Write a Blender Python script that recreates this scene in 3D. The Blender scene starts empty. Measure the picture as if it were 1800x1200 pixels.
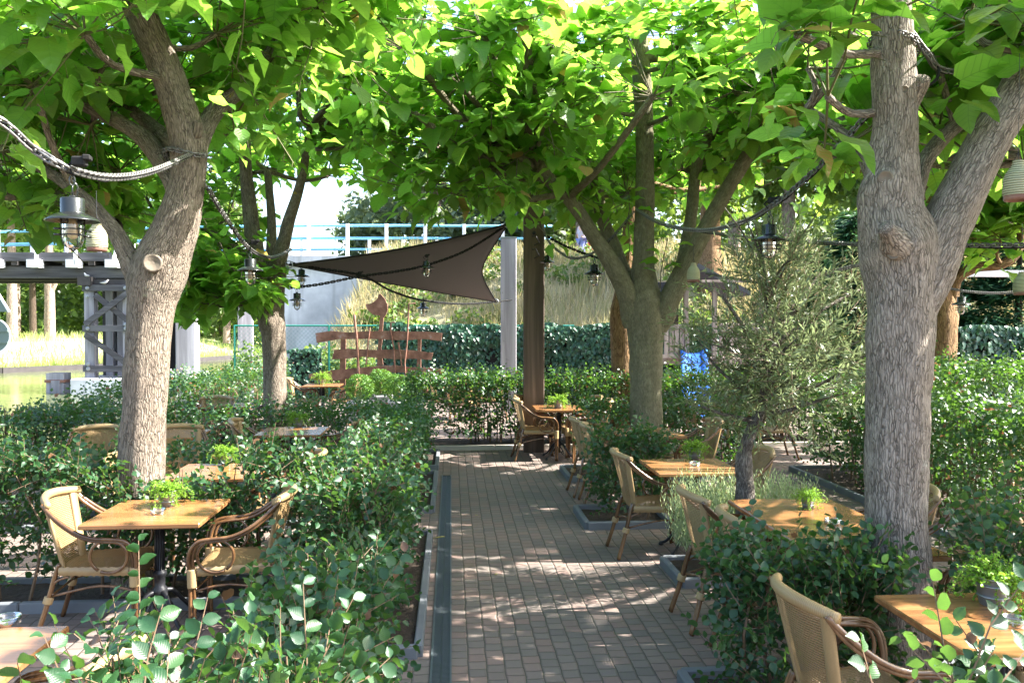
import bpy, math, random
import numpy as np
from mathutils import Vector, Matrix, noise as mnoise
random.seed(7); rng = np.random.default_rng(11)
PI = math.pi; R = math.radians
scene = bpy.context.scene
COL = scene.collection

# ---------------------------------------------------------------- camera, sky, sun, exposure
CAMZ = 2.0; F = 1453.0; YAW = R(-4.21); PITCH = R(-1.22)
cam_d = bpy.data.cameras.new('camera'); cam = bpy.data.objects.new('camera', cam_d); COL.objects.link(cam)
cam.location = (0, 0, CAMZ); cam.rotation_euler = (PI/2 + PITCH, 0, YAW)
cam_d.sensor_width = 36; cam_d.lens = F/1800*36; cam_d.clip_start = 0.05; cam_d.clip_end = 900
scene.camera = cam
world = bpy.data.worlds.new('World'); scene.world = world; world.use_nodes = True
SUN_AZ, SUN_EL = 94.0, 43.0
wn = world.node_tree; bgn = wn.nodes['Background']
skyn = wn.nodes.new('ShaderNodeTexSky'); skyn.sky_type = 'NISHITA'; skyn.sun_disc = False
skyn.sun_elevation = R(SUN_EL); skyn.sun_rotation = R(SUN_AZ); skyn.dust_density = 3.0; skyn.air_density = 1.0; skyn.ozone_density = 1.0
wn.links.new(skyn.outputs[0], bgn.inputs[0]); bgn.inputs[1].default_value = 0.12
SDIR = Vector((math.sin(R(SUN_AZ))*math.cos(R(SUN_EL)), math.cos(R(SUN_AZ))*math.cos(R(SUN_EL)), math.sin(R(SUN_EL))))
sl = bpy.data.lights.new('sun', 'SUN'); sl.energy = 5.0; sl.angle = R(0.5); sl.color = (1.0, 0.95, 0.88)
so = bpy.data.objects.new('sun', sl); COL.objects.link(so); so.location = (20, 3, 20)
so.rotation_euler = SDIR.to_track_quat('Z', 'Y').to_euler()
scene.view_settings.view_transform = 'Standard'; scene.view_settings.look = 'None'
scene.view_settings.exposure = 2.6; scene.view_settings.gamma = 1.0
try:
    scene.cycles.max_bounces = 8; scene.cycles.diffuse_bounces = 4; scene.cycles.transmission_bounces = 6
    scene.cycles.transparent_max_bounces = 12; scene.cycles.glossy_bounces = 3
    scene.cycles.use_denoising = True; scene.cycles.sample_clamp_indirect = 6.0
except Exception: pass

# picture point (1800 x 1200) -> world point at a given distance, or on the level z
_f = Vector((math.sin(-YAW)*math.cos(PITCH), math.cos(-YAW)*math.cos(PITCH), math.sin(PITCH)))
_r = Vector((math.cos(YAW), math.sin(YAW), 0)); _u = _r.cross(_f)
CAM = Vector((0, 0, CAMZ))
def P(x, y, d): return CAM + d*(_f + (x-900)/F*_r - (y-600)/F*_u)
def G(x, y, z=0.0):
    v = _f + (x-900)/F*_r - (y-600)/F*_u
    return CAM + v*((z-CAMZ)/v.z)

# ---------------------------------------------------------------- mesh helpers
class MB:
    def __init__(s): s.v = []; s.f = []; s.uv = {}; s.bark = None
    def add(s, vs, fs):
        o = len(s.v); s.v += [tuple(v) for v in vs]; s.f += [tuple(i+o for i in f) for f in fs]; return s
    def box(s, c, d, rz=0.0, M=None, ch=0.0):
        hx, hy, hz = d[0]/2, d[1]/2, d[2]/2; c = Vector(c)
        if ch > 0:
            vs = []; 
            for sx in (-1,1):
                for sy in (-1,1):
                    for sz in (-1,1):
                        vs += [(sx*(hx-ch), sy*(hy-ch), sz*hz), (sx*(hx-ch), sy*hy, sz*(hz-ch)), (sx*hx, sy*(hy-ch), sz*(hz-ch))]
            def I(sx,sy,sz,k): return (((sx>0)*2+(sy>0))*2+(sz>0))*3+k
            fs = []
            for sz in (-1,1):
                q = [I(-1,-1,sz,0), I(1,-1,sz,0), I(1,1,sz,0), I(-1,1,sz,0)]; fs.append(q if sz>0 else q[::-1])
            for sy in (-1,1):
                q = [I(-1,sy,-1,1), I(1,sy,-1,1), I(1,sy,1,1), I(-1,sy,1,1)]; fs.append(q if sy<0 else q[::-1])
            for sx in (-1,1):
                q = [I(sx,-1,-1,2), I(sx,1,-1,2), I(sx,1,1,2), I(sx,-1,1,2)]; fs.append(q if sx>0 else q[::-1])
            for sy in (-1,1):
                for sz in (-1,1): fs.append([I(-1,sy,sz,0), I(1,sy,sz,0), I(1,sy,sz,1), I(-1,sy,sz,1)])
            for sx in (-1,1):
                for sz in (-1,1): fs.append([I(sx,-1,sz,0), I(sx,1,sz,0), I(sx,1,sz,2), I(sx,-1,sz,2)])
                for sy in (-1,1): fs.append([I(sx,sy,-1,1), I(sx,sy,1,1), I(sx,sy,1,2), I(sx,sy,-1,2)])
            for sx in (-1,1):
                for sy in (-1,1):
                    for sz in (-1,1): fs.append([I(sx,sy,sz,0), I(sx,sy,sz,1), I(sx,sy,sz,2)])
        else:
            vs = [(-hx,-hy,-hz),(hx,-hy,-hz),(hx,hy,-hz),(-hx,hy,-hz),(-hx,-hy,hz),(hx,-hy,hz),(hx,hy,hz),(-hx,hy,hz)]
            fs = [(0,3,2,1),(4,5,6,7),(0,1,5,4),(1,2,6,5),(2,3,7,6),(3,0,4,7)]
        if M is None: M = Matrix.Rotation(rz, 3, 'Z')
        return s.add([M @ Vector(v) + c for v in vs], fs)
    def beam(s, a, b, w, h, up=(0,0,1)):
        a, b = Vector(a), Vector(b); x = (b-a).normalized(); y = Vector(up).cross(x)
        if y.length < 1e-4: y = Vector((0,1,0))
        y.normalize(); z = x.cross(y)
        return s.box((a+b)/2, ((b-a).length, w, h), M=Matrix((x, y, z)).transposed())
    def tube(s, pts, r, n=8, cap=True, closed=False):
        pts = [Vector(p) for p in pts]; m = len(pts)
        rr = r if isinstance(r, (list, tuple)) else [r]*m
        up = None; rings = []
        for i in range(m):
            a = pts[(i-1) % m] if (closed or i > 0) else pts[i]; b = pts[(i+1) % m] if (closed or i < m-1) else pts[i]
            t = (b-a).normalized()
            if up is None:
                up = Vector((0,0,1)) if abs(t.z) < .9 else Vector((1,0,0))
            u = (up - t*up.dot(t)).normalized(); w = t.cross(u); up = u
            rings.append([pts[i] + rr[i]*(math.cos(2*PI*k/n)*u + math.sin(2*PI*k/n)*w) for k in range(n)])
        vs = [v for g in rings for v in g]; fs = []
        for i in range(m if closed else m-1):
            j = (i+1) % m
            for k in range(n): fs.append((i*n+k, i*n+(k+1)%n, j*n+(k+1)%n, j*n+k))
        if cap and not closed:
            fs.append(tuple(range(n))[::-1]); fs.append(tuple((m-1)*n+k for k in range(n)))
        return s.add(vs, fs)
    def lathe(s, prof, c=(0,0,0), n=16, M=None):
        c = Vector(c); vs = []; fs = []
        for (r, z) in prof:
            for k in range(n):
                v = Vector((r*math.cos(2*PI*k/n), r*math.sin(2*PI*k/n), z))
                vs.append((M @ v if M else v) + c)
        for i in range(len(prof)-1):
            for k in range(n): fs.append((i*n+k, i*n+(k+1)%n, (i+1)*n+(k+1)%n, (i+1)*n+k))
        if prof[0][0] > 1e-4: fs.append(tuple(range(n))[::-1])
        if prof[-1][0] > 1e-4: fs.append(tuple((len(prof)-1)*n+k for k in range(n)))
        return s.add(vs, fs)
    def prism(s, outline, t, O, X, Y):   # outline (x,y) in plane X,Y at O, thickness t along X x Y
        O, X, Y = Vector(O), Vector(X), Vector(Y); Z = X.cross(Y).normalized(); n = len(outline)
        vs = [O + x*X + y*Y - Z*t/2 for x, y in outline] + [O + x*X + y*Y + Z*t/2 for x, y in outline]
        fs = [tuple(range(n))[::-1], tuple(range(n, 2*n))] + [(k, (k+1)%n, n+(k+1)%n, n+k) for k in range(n)]
        return s.add(vs, fs)
    def sheet(s, fn, nu, nv, closed=False):
        o = len(s.v)
        for i in range(nu+1):
            for j in range(nv+1): s.v.append(tuple(fn(i/nu, j/nv))); 
        for i in range(nu):
            for j in range(nv):
                a = o+i*(nv+1)+j; s.f.append((a, a+nv+1, a+nv+2, a+1))
                s.uv[len(s.f)-1] = [(i/nu, j/nv), ((i+1)/nu, j/nv), ((i+1)/nu, (j+1)/nv), (i/nu, (j+1)/nv)]
        return s
def obj(name, mb, mat, parent=None, smooth=False, off=(0,0,0)):
    me = bpy.data.meshes.new(name); off = Vector(off)
    vs = mb.v if off.length == 0 else [(a-off.x, b-off.y, c-off.z) for a, b, c in mb.v]
    me.from_pydata(vs, [], mb.f)
    if mb.uv:
        uvl = me.uv_layers.new(name='UVMap')
        for fi, uv in mb.uv.items():
            p = me.polygons[fi]
            for k, li in enumerate(p.loop_indices): uvl.data[li].uv = uv[k]
    if mb.bark:
        at = me.attributes.new('bark', 'FLOAT_VECTOR', 'POINT'); at.data.foreach_set('vector', np.array(mb.bark, dtype=np.float32).ravel())
    me.polygons.foreach_set('use_smooth', [smooth]*len(me.polygons))
    me.materials.append(mat); me.update()
    if smooth == 'auto': pass
    o = bpy.data.objects.new(name, me); COL.objects.link(o)
    if parent: o.parent = parent
    return o
def thing(name, label, cat, loc=(0,0,0), rz=0.0, group=None):
    o = bpy.data.objects.new(name, None); COL.objects.link(o); o.empty_display_size = .2
    o.location = loc; o.rotation_euler = (0, 0, rz); return tag(o, label, cat, group)
def tag(o, label, cat, group=None, kind=None):
    o['label'] = label; o['category'] = cat
    if group: o['group'] = group
    if kind: o['kind'] = kind
    return o
def struct(name, mb, mat, smooth=False):
    o = obj(name, mb, mat, smooth=smooth); o['kind'] = 'structure'; return o
KIDS = {}
def kids(root): return [o for o in COL.objects if o.parent == root]
def copy_tree(root, tree, loc, rz=0.0, label=None, group=None, scale=None):
    c = root.copy(); COL.objects.link(c); c.location = loc; c.rotation_euler = (0, 0, rz)
    if label: c['label'] = label
    if group: c['group'] = group
    if scale: c.scale = (scale,)*3
    def rec(lst, par):
        for o, sub in lst:
            d = o.copy(); COL.objects.link(d); d.parent = par; rec(sub, d)
    rec(tree, c); return c
def tree_of(root):
    allo = list(COL.objects)
    return [(o, tree_of(o)) for o in allo if o.parent == root]

# leaves: one template, many frames, one mesh
def leaf_mesh(name, T, faces, pos, X, Z, sc, mat, parent=None, off=(0,0,0), bend=None, rnd=None):
    n = len(pos)
    T = np.asarray(T, float); k = len(T)
    pos = np.asarray(pos, float) - np.array(off); X = np.asarray(X, float); Z = np.asarray(Z, float)
    X /= np.linalg.norm(X, axis=1, keepdims=True)+1e-9
    Z = Z - X*(Z*X).sum(1, keepdims=True); Z /= np.linalg.norm(Z, axis=1, keepdims=True)+1e-9
    Y = np.cross(Z, X); sc = np.asarray(sc).reshape(-1, 1, 1)
    b = np.ones(n) if bend is None else bend
    V = pos[:, None, :] + sc*(T[None, :, 0:1]*X[:, None, :] + T[None, :, 1:2]*Y[:, None, :] + T[None, :, 2:3]*b[:, None, None]*Z[:, None, :])
    V = V.reshape(-1, 3)
    tot = np.array([len(f) for f in faces]); fl = np.concatenate([np.array(f) for f in faces])
    loops = (fl[None, :] + (np.arange(n)*k)[:, None]).ravel()
    tots = np.tile(tot, n); starts = np.concatenate([[0], np.cumsum(tots)[:-1]])
    me = bpy.data.meshes.new(name)
    me.vertices.add(len(V)); me.vertices.foreach_set('co', V.astype(np.float32).ravel())
    me.loops.add(len(loops)); me.loops.foreach_set('vertex_index', loops.astype(np.int32))
    me.polygons.add(len(tots)); me.polygons.foreach_set('loop_start', starts.astype(np.int32))
    me.polygons.foreach_set('loop_total', tots.astype(np.int32))
    me.polygons.foreach_set('use_smooth', np.ones(len(tots), bool))
    uvl = me.uv_layers.new(name='UVMap'); uv = T[fl][:, :2]
    uvl.data.foreach_set('uv', np.tile(uv, (n, 1)).astype(np.float32).ravel())
    if rnd is None: rnd = rng.random(n)
    at = me.attributes.new('rnd', 'FLOAT', 'POINT'); at.data.foreach_set('value', np.repeat(rnd, k).astype(np.float32))
    me.materials.append(mat); me.update(calc_edges=True)
    o = bpy.data.objects.new(name, me); COL.objects.link(o)
    if parent: o.parent = parent
    return o
def rdir(n): v = rng.normal(size=(n, 3)); return v/np.linalg.norm(v, axis=1, keepdims=True)

# templates (x along the leaf, y across, z up)
def zz(x, y, f=.3, c=.25): return (x, y, f*abs(y) - c*x*x)
CAT_T = [zz(0,0), zz(.3,0), zz(.64,0), (.98,0,-.30), zz(-.08,.17), (.05,.37,.03), (.34,.44,.10), (.62,.33,.0), (.84,.15,-.16),
         zz(-.08,-.17), (.05,-.37,.12), (.34,-.46,.02), (.62,-.33,.06), (.84,-.15,-.20)]
CAT_F = [(0,1,5,4), (1,6,5), (1,2,7,6), (2,3,8,7), (0,9,10,1), (1,10,11), (1,11,12,2), (2,12,13,3)]
BEECH_T = [(0,0,0), (.28,0,-.01), (.56,0,-.06), (.80,0,-.13), (1.0,0,-.22),
           (.08,.16,.09), (.28,.33,.10), (.50,.37,.03), (.72,.28,.05), (.90,.11,-.12),
           (.08,-.16,.04), (.28,-.33,.13), (.50,-.38,.10), (.72,-.27,-.04), (.90,-.11,-.06)]
BEECH_F = [(0,1,6,5), (1,2,7,6), (2,3,8,7), (3,4,9,8), (0,10,11,1), (1,11,12,2), (2,12,13,3), (3,13,14,4)]
LOW_T = [zz(0,0,.4), zz(.5,0,.4), zz(1,0,.4), zz(.42,.36,.4), zz(.42,-.36,.4)]
LOW_F = [(0,1,3), (1,2,3), (0,4,1), (1,4,2)]
THIN_T = [(0,0,0), (.5,.09,.02), (1,0,-.08), (.5,-.09,.02)]
THIN_F = [(0,3,2,1)]

# ---------------------------------------------------------------- materials
def new_mat(name):
    m = bpy.data.materials.new(name); m.use_nodes = True; nt = m.node_tree; nt.nodes.clear()
    return m, nt, nt.nodes.new('ShaderNodeOutputMaterial')
def nd(nt, t, **kw):
    n = nt.nodes.new(t)
    for k, v in kw.items():
        if k.startswith('i_'): n.inputs[k[2:].replace('_', ' ')].default_value = v
        elif isinstance(k, str) and k.startswith('n'): n.inputs[int(k[1:])].default_value = v
        else: setattr(n, k, v)
    return n
def ramp(nt, stops, fac=None, interp='LINEAR'):
    r = nt.nodes.new('ShaderNodeValToRGB'); cr = r.color_ramp; cr.interpolation = interp
    while len(cr.elements) < len(stops): cr.elements.new(.5)
    for e, (p, c) in zip(cr.elements, stops): e.position = p; e.color = (*c, 1) if len(c) == 3 else c
    if fac is not None: nt.links.new(fac, r.inputs[0])
    return r
def mathn(nt, op, a, b=None, clamp=False):
    n = nt.nodes.new('ShaderNodeMath'); n.operation = op; n.use_clamp = clamp
    for i, v in enumerate((a, b)):
        if v is None: continue
        if isinstance(v, (int, float)): n.inputs[i].default_value = v
        else: nt.links.new(v, n.inputs[i])
    return n.outputs[0]
def mixc(nt, fac, a, b, mode='MIX'):
    n = nt.nodes.new('ShaderNodeMix'); n.data_type = 'RGBA'; n.blend_type = mode
    for i, v in ((0, fac), (6, a), (7, b)):
        if isinstance(v, (int, float)): n.inputs[i].default_value = v
        elif isinstance(v, tuple): n.inputs[i].default_value = (*v, 1) if len(v) == 3 else v
        else: nt.links.new(v, n.inputs[i])
    return n.outputs[2]
def noise(nt, vec, scale, detail=3, rough=.55, dist=0.0):
    n = nt.nodes.new('ShaderNodeTexNoise'); n.inputs['Scale'].default_value = scale; n.inputs['Detail'].default_value = detail
    n.inputs['Roughness'].default_value = rough; n.inputs['Distortion'].default_value = dist
    if vec is not None: nt.links.new(vec, n.inputs['Vector'])
    return n.outputs['Fac']
def bump(nt, h, s=.3, d=.01, nrm=None):
    b = nt.nodes.new('ShaderNodeBump'); b.inputs['Strength'].default_value = s; b.inputs['Distance'].default_value = d
    nt.links.new(h, b.inputs['Height'])
    if nrm is not None: nt.links.new(nrm, b.inputs['Normal'])
    return b.outputs[0]
def prin(nt, out, base, rough=.6, spec=.5, metal=0.0, nrm=None, **kw):
    p = nt.nodes.new('ShaderNodeBsdfPrincipled')
    for key, v in (('Base Color', base), ('Roughness', rough), ('Specular IOR Level', spec), ('Metallic', metal)):
        if isinstance(v, tuple): p.inputs[key].default_value = (*v, 1)
        elif isinstance(v, (int, float)): p.inputs[key].default_value = v
        else: nt.links.new(v, p.inputs[key])
    if nrm is not None: nt.links.new(nrm, p.inputs['Normal'])
    for k, v in kw.items(): p.inputs[k.replace('_', ' ')].default_value = v
    if out is not None: nt.links.new(p.outputs[0], out.inputs[0])
    return p
def objco(nt, scale=(1,1,1), rot=(0,0,0), src='Object'):
    tc = nt.nodes.new('ShaderNodeTexCoord'); mp = nt.nodes.new('ShaderNodeMapping')
    mp.inputs['Scale'].default_value = scale; mp.inputs['Rotation'].default_value = rot
    nt.links.new(tc.outputs[src], mp.inputs[0]); return mp.outputs[0]
def simple(name, col, rough=.6, spec=.5, metal=0.0, var=.25, vs=6.0, bs=.15, bd=.004, bscale=60):
    m, nt, out = new_mat(name); co = objco(nt)
    n = noise(nt, co, vs, 4); c = mixc(nt, n, tuple(x*(1-var) for x in col), tuple(min(1, x*(1+var)) for x in col))
    b = bump(nt, noise(nt, co, bscale, 3), bs, bd)
    r = mathn(nt, 'ADD', mathn(nt, 'MULTIPLY', n, .2), rough-.1)
    prin(nt, out, c, r, spec, metal, b); return m
def leaf_mat(name, cols, trans, tcol, rough=.45, spec=.4, veins=0.0, vfreq=40.0, dead=None):
    m, nt, out = new_mat(name)
    at = nd(nt, 'ShaderNodeAttribute', attribute_name='rnd')
    rp = ramp(nt, [(i/(len(cols)-1), c) for i, c in enumerate(cols)], at.outputs['Fac'])
    c = rp.outputs[0]; tc = mixc(nt, .5, c, tcol, 'MIX'); tc = mixc(nt, at.outputs['Fac'], tcol, tuple(x*.6 for x in tcol))
    nrm = None
    if dead:
        thr = mathn(nt, 'GREATER_THAN', at.outputs['Fac'], dead[0]); c = mixc(nt, thr, c, dead[1]); tc = mixc(nt, thr, tc, dead[1])
    if veins > 0:
        uv = nt.nodes.new('ShaderNodeUVMap'); sep = nt.nodes.new('ShaderNodeSeparateXYZ'); nt.links.new(uv.outputs[0], sep.inputs[0])
        ay = mathn(nt, 'ABSOLUTE', sep.outputs[1])
        ph = mathn(nt, 'MULTIPLY', mathn(nt, 'SUBTRACT', sep.outputs[0], mathn(nt, 'MULTIPLY', ay, .75)), vfreq)
        s = mathn(nt, 'SINE', ph); s = mathn(nt, 'MULTIPLY', mathn(nt, 'SUBTRACT', s, .86, ), 7.0, True)
        mid = mathn(nt, 'LESS_THAN', ay, .014); v = mathn(nt, 'MAXIMUM', s, mid)
        nn = noise(nt, uv.outputs[0], 14, 3)
        v2 = mathn(nt, 'MULTIPLY', v, veins)
        c = mixc(nt, v2, c, tuple(min(1, x*2.2) for x in cols[len(cols)//2]))
        c = mixc(nt, mathn(nt, 'MULTIPLY', nn, .45), c, tuple(x*.55 for x in cols[0]))
        tc = mixc(nt, v2, tc, tuple(x*.45 for x in tcol))
        nrm = bump(nt, mathn(nt, 'ADD', mathn(nt, 'SINE', ph), mathn(nt, 'MULTIPLY', nn, .8)), .35 if veins > .3 else .12, .003)
    p = prin(nt, None, c, rough, spec, 0, nrm)
    t = nt.nodes.new('ShaderNodeBsdfTranslucent'); nt.links.new(tc, t.inputs[0])
    mx = nt.nodes.new('ShaderNodeMixShader'); mx.inputs[0].default_value = trans
    nt.links.new(p.outputs[0], mx.inputs[1]); nt.links.new(t.outputs[0], mx.inputs[2]); nt.links.new(mx.outputs[0], out.inputs[0])
    return m
def bark_mat(name, dark, light, lichen=None, sc=1.0, crack=1.0):
    m, nt, out = new_mat(name)
    at = nd(nt, 'ShaderNodeAttribute', attribute_name='bark'); mp = nt.nodes.new('ShaderNodeMapping')
    mp.inputs['Scale'].default_value = (1, 1, .17); nt.links.new(at.outputs['Vector'], mp.inputs[0])
    n0 = noise(nt, at.outputs['Vector'], 7, 3)
    dv = nt.nodes.new('ShaderNodeVectorMath'); dv.operation = 'ADD'
    nv = nt.nodes.new('ShaderNodeTexNoise'); nv.inputs['Scale'].default_value = 9*sc; nv.inputs['Detail'].default_value = 3; nt.links.new(at.outputs['Vector'], nv.inputs['Vector'])
    sc_ = nt.nodes.new('ShaderNodeVectorMath'); sc_.operation = 'SCALE'; sc_.inputs[3].default_value = .028; nt.links.new(nv.outputs['Color'], sc_.inputs[0])
    nt.links.new(mp.outputs[0], dv.inputs[0]); nt.links.new(sc_.outputs[0], dv.inputs[1])
    vo = nt.nodes.new('ShaderNodeTexVoronoi'); vo.feature = 'DISTANCE_TO_EDGE'; vo.inputs['Scale'].default_value = 58*sc; nt.links.new(dv.outputs[0], vo.inputs['Vector'])
    n1 = noise(nt, mp.outputs[0], 95*sc, 5, .7); n2 = noise(nt, at.outputs['Vector'], 3.0, 4); n3 = noise(nt, at.outputs['Vector'], 13, 4, .65); n4 = noise(nt, mp.outputs[0], 34*sc, 3, .6)
    e = ramp(nt, [(0, (0,0,0)), (.16, (.75,.75,.75)), (.42, (1,1,1))], vo.outputs['Distance']).outputs[0]
    msk = ramp(nt, [(.36, (0,0,0)), (.60, (1,1,1))], n4).outputs[0]
    ck = mathn(nt, 'SUBTRACT', 1.0, mathn(nt, 'MULTIPLY', mathn(nt, 'SUBTRACT', 1.0, e), mathn(nt, 'ADD', mathn(nt, 'MULTIPLY', msk, .6), .4)))
    h = mathn(nt, 'ADD', mathn(nt, 'MULTIPLY', ck, .7), mathn(nt, 'MULTIPLY', n1, .6))
    base = ramp(nt, [(.28, tuple(x*.75 for x in dark)), (.45, dark), (.60, tuple((x+y)/2 for x, y in zip(dark, light))), (.74, light)], mathn(nt, 'ADD', mathn(nt, 'MULTIPLY', n1, .6), mathn(nt, 'MULTIPLY', n3, .4))).outputs[0]
    c = mixc(nt, mathn(nt, 'MULTIPLY', mathn(nt, 'SUBTRACT', 1.0, ck), crack), base, tuple(x*.22 for x in dark))
    c = mixc(nt, mathn(nt, 'MULTIPLY', n2, .35), c, tuple(x*.7 for x in dark))
    if lichen:
        lf = ramp(nt, [(.62, (0,0,0)), (.70, (1,1,1))], noise(nt, at.outputs['Vector'], 9, 5, .7)).outputs[0]
        c = mixc(nt, mathn(nt, 'MULTIPLY', lf, .45), c, lichen)
        yf = ramp(nt, [(.70, (0,0,0)), (.735, (1,1,1))], noise(nt, at.outputs['Vector'], 6.5, 4, .6, .4)).outputs[0]
        c = mixc(nt, mathn(nt, 'MULTIPLY', yf, .8), c, (.34, .26, .04))
    prin(nt, out, c, .9, .2, 0, bump(nt, h, 1.0, .02*min(1, 1/sc))); return m
def wood_mat(name, c1, c2, axis=0, rough=.35, spec=.5, gs=1.0, bs=.12, coat=0.0, plank=0.0):
    m, nt, out = new_mat(name); s = [26*gs]*3; s[axis] = 1.6*gs
    co = objco(nt, tuple(s)); raw = objco(nt)
    oi = nt.nodes.new('ShaderNodeObjectInfo'); ad = nt.nodes.new('ShaderNodeVectorMath'); ad.operation = 'ADD'
    cb = nt.nodes.new('ShaderNodeCombineXYZ'); k = mathn(nt, 'MULTIPLY', oi.outputs['Random'], 37.0)
    for i in range(3): nt.links.new(k, cb.inputs[i])
    nt.links.new(co, ad.inputs[0]); nt.links.new(cb.outputs[0], ad.inputs[1])
    n1 = noise(nt, ad.outputs[0], 1.0, 6, .65, .7); n2 = noise(nt, ad.outputs[0], .25, 3, .5, 1.4)
    h = mathn(nt, 'ADD', mathn(nt, 'MULTIPLY', n1, .55), mathn(nt, 'MULTIPLY', n2, .45))
    c = ramp(nt, [(.3, tuple(x*.6 for x in c1)), (.45, c1), (.62, c2)], h).outputs[0]
    kn = ramp(nt, [(.0, (1,1,1)), (.10, (0,0,0))], noise(nt, raw, 7.3, 1)).outputs[0]
    c = mixc(nt, mathn(nt, 'MULTIPLY', ramp(nt, [(.70, (0,0,0)), (.76, (1,1,1))], noise(nt, raw, 13, 2)).outputs[0], .5), c, tuple(x*.4 for x in c1))
    if plank > 0:
        sep = nt.nodes.new('ShaderNodeSeparateXYZ'); nt.links.new(raw, sep.inputs[0])
        w = mathn(nt, 'FRACT', mathn(nt, 'DIVIDE', sep.outputs[1], plank)); ln = mathn(nt, 'LESS_THAN', w, .02)
        idx = mathn(nt, 'FLOOR', mathn(nt, 'DIVIDE', sep.outputs[1], plank)); wnz = nt.nodes.new('ShaderNodeTexWhiteNoise'); wnz.noise_dimensions = '1D'
        nt.links.new(mathn(nt, 'ADD', idx, k), wnz.inputs['W'])
        c = mixc(nt, mathn(nt, 'MULTIPLY', wnz.outputs['Value'], .35), c, tuple(x*.6 for x in c1)); c = mixc(nt, mathn(nt, 'MULTIPLY', ln, .35), c, tuple(x*.3 for x in c1))
    prin(nt, out, c, rough, spec, 0, bump(nt, h, bs, .003), Coat_Weight=coat, Coat_Roughness=.12); return m

M = {}
M['catalpa'] = leaf_mat('catalpa_leaf', [(.038,.110,.016), (.055,.15,.02), (.08,.19,.025), (.13,.21,.03)], .58, (.42,.78,.09), .42, .45, .85, 36, dead=(.985, (.42,.28,.09)))
M['beech'] = leaf_mat('beech_leaf', [(.013,.050,.022), (.019,.066,.026), (.028,.086,.031), (.05,.115,.034)], .26, (.17,.36,.05), .40, .45, .14, 52, dead=(.985, (.17,.08,.04)))
M['beech_far'] = leaf_mat('beech_leaf_far', [(.014,.050,.021), (.021,.067,.025), (.033,.09,.03), (.062,.12,.035)], .26, (.18,.38,.04), .38, .5, 0, dead=(.975, (.24,.10,.045)))
M['ivy'] = leaf_mat('ivy_leaf', [(.013,.05,.03), (.02,.075,.04), (.03,.095,.045)], .12, (.05,.16,.03), .35, .5, 0)
M['olive'] = leaf_mat('olive_leaf', [(.07,.115,.04), (.11,.155,.065), (.20,.25,.14), (.09,.14,.045)], .34, (.34,.42,.19), .35, .6, 0)
M['lav'] = leaf_mat('lavender_leaf', [(.22,.3,.14), (.32,.4,.2), (.42,.48,.28)], .3, (.4,.5,.2), .5, .3, 0)
M['herb'] = leaf_mat('herb_leaf', [(.10,.24,.02), (.16,.34,.03), (.24,.42,.05)], .4, (.4,.65,.05), .45, .4, 0)
M['box'] = leaf_mat('boxwood_leaf', [(.035,.10,.015), (.06,.16,.02), (.09,.21,.025)], .25, (.25,.42,.03), .45, .4, 0)
M['far_haze'] = leaf_mat('far_leaf_hazed', [(.08,.12,.085), (.10,.15,.10), (.15,.20,.12)], .35, (.28,.36,.14), .5, .4, 0)  # leaf colour lightened to carry the haze of distance
M['far2'] = leaf_mat('far_leaf_green', [(.04,.085,.02), (.07,.13,.03), (.12,.19,.045)], .35, (.3,.45,.06), .5, .4, 0)
M['conifer'] = leaf_mat('conifer_leaf', [(.012,.05,.022), (.02,.075,.028), (.035,.11,.03)], .12, (.08,.22,.04), .5, .3, 0)
M['dry'] = leaf_mat('dry_grass', [(.20,.25,.10), (.40,.36,.23), (.56,.50,.37), (.26,.31,.14)], .35, (.6,.5,.22), .6, .2, 0)
M['bankgrass'] = leaf_mat('bank_grass', [(.30,.42,.12), (.42,.52,.20), (.54,.58,.30)], .35, (.6,.6,.2), .6, .2, 0)
M['bark_grey'] = bark_mat('bark_grey', (.30,.25,.205), (.57,.50,.43), (.48,.49,.42), 1.45, 1.0)
M['bark_beige'] = bark_mat('bark_beige', (.23,.185,.145), (.48,.41,.33), (.36,.38,.27), 1.25, .95)
M['bark_olive_green'] = bark_mat('bark_mossy', (.18,.16,.10), (.40,.37,.25), (.32,.34,.18), 1.4, .5)
M['bark_dark'] = bark_mat('bark_dark', (.085,.06,.045), (.21,.16,.12), None)
M['bark_tan'] = bark_mat('bark_tan', (.25,.15,.075), (.50,.34,.19), None, .8)
M['bark_olive'] = bark_mat('bark_olive', (.14,.12,.10), (.55,.5,.44), (.5,.48,.42), 1.6)
M['bark_far'] = bark_mat('bark_far', (.30,.22,.18), (.62,.5,.42), None, .4)
M['twig'] = simple('twig', (.13,.085,.05), .7, .3, vs=20)
M['shoot'] = simple('green_shoot', (.10,.10,.04), .6, .3, vs=20)
M['scar'] = simple('branch_scar', (.17,.14,.11), .85, .2, vs=30, bs=.6, bd=.006, bscale=45)
M['table'] = wood_mat('table_wood', (.22,.10,.038), (.35,.175,.07), 0, .26, .55, 1.0, .06, .25, .18)
M['iron'] = simple('black_iron', (.018,.019,.022), .42, .5, .3, bs=.2)
M['bamboo'] = wood_mat('bamboo_brown', (.095,.047,.02), (.21,.11,.048), 2, .22, .5, .6, .05, .3)
M['wrap'] = simple('cane_wrap', (.36,.25,.12), .5, .4, bs=.5, bd=.003, bscale=160)
M['zinc'] = simple('zinc', (.30,.31,.32), .45, .5, .75, vs=14)
M['kerb'] = simple('kerb_concrete', (.13,.14,.15), .85, .3, vs=5, bs=.3, bscale=120)
M['kerb_pale'] = simple('kerb_pale', (.42,.38,.33), .85, .3, vs=5, bs=.3, bscale=120)
M['soil'] = simple('soil', (.055,.042,.032), .95, .2, var=.5, vs=18, bs=1, bd=.03, bscale=30)
M['grate'] = simple('drain_metal', (.085,.105,.115), .5, .5, .4, vs=8)
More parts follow.
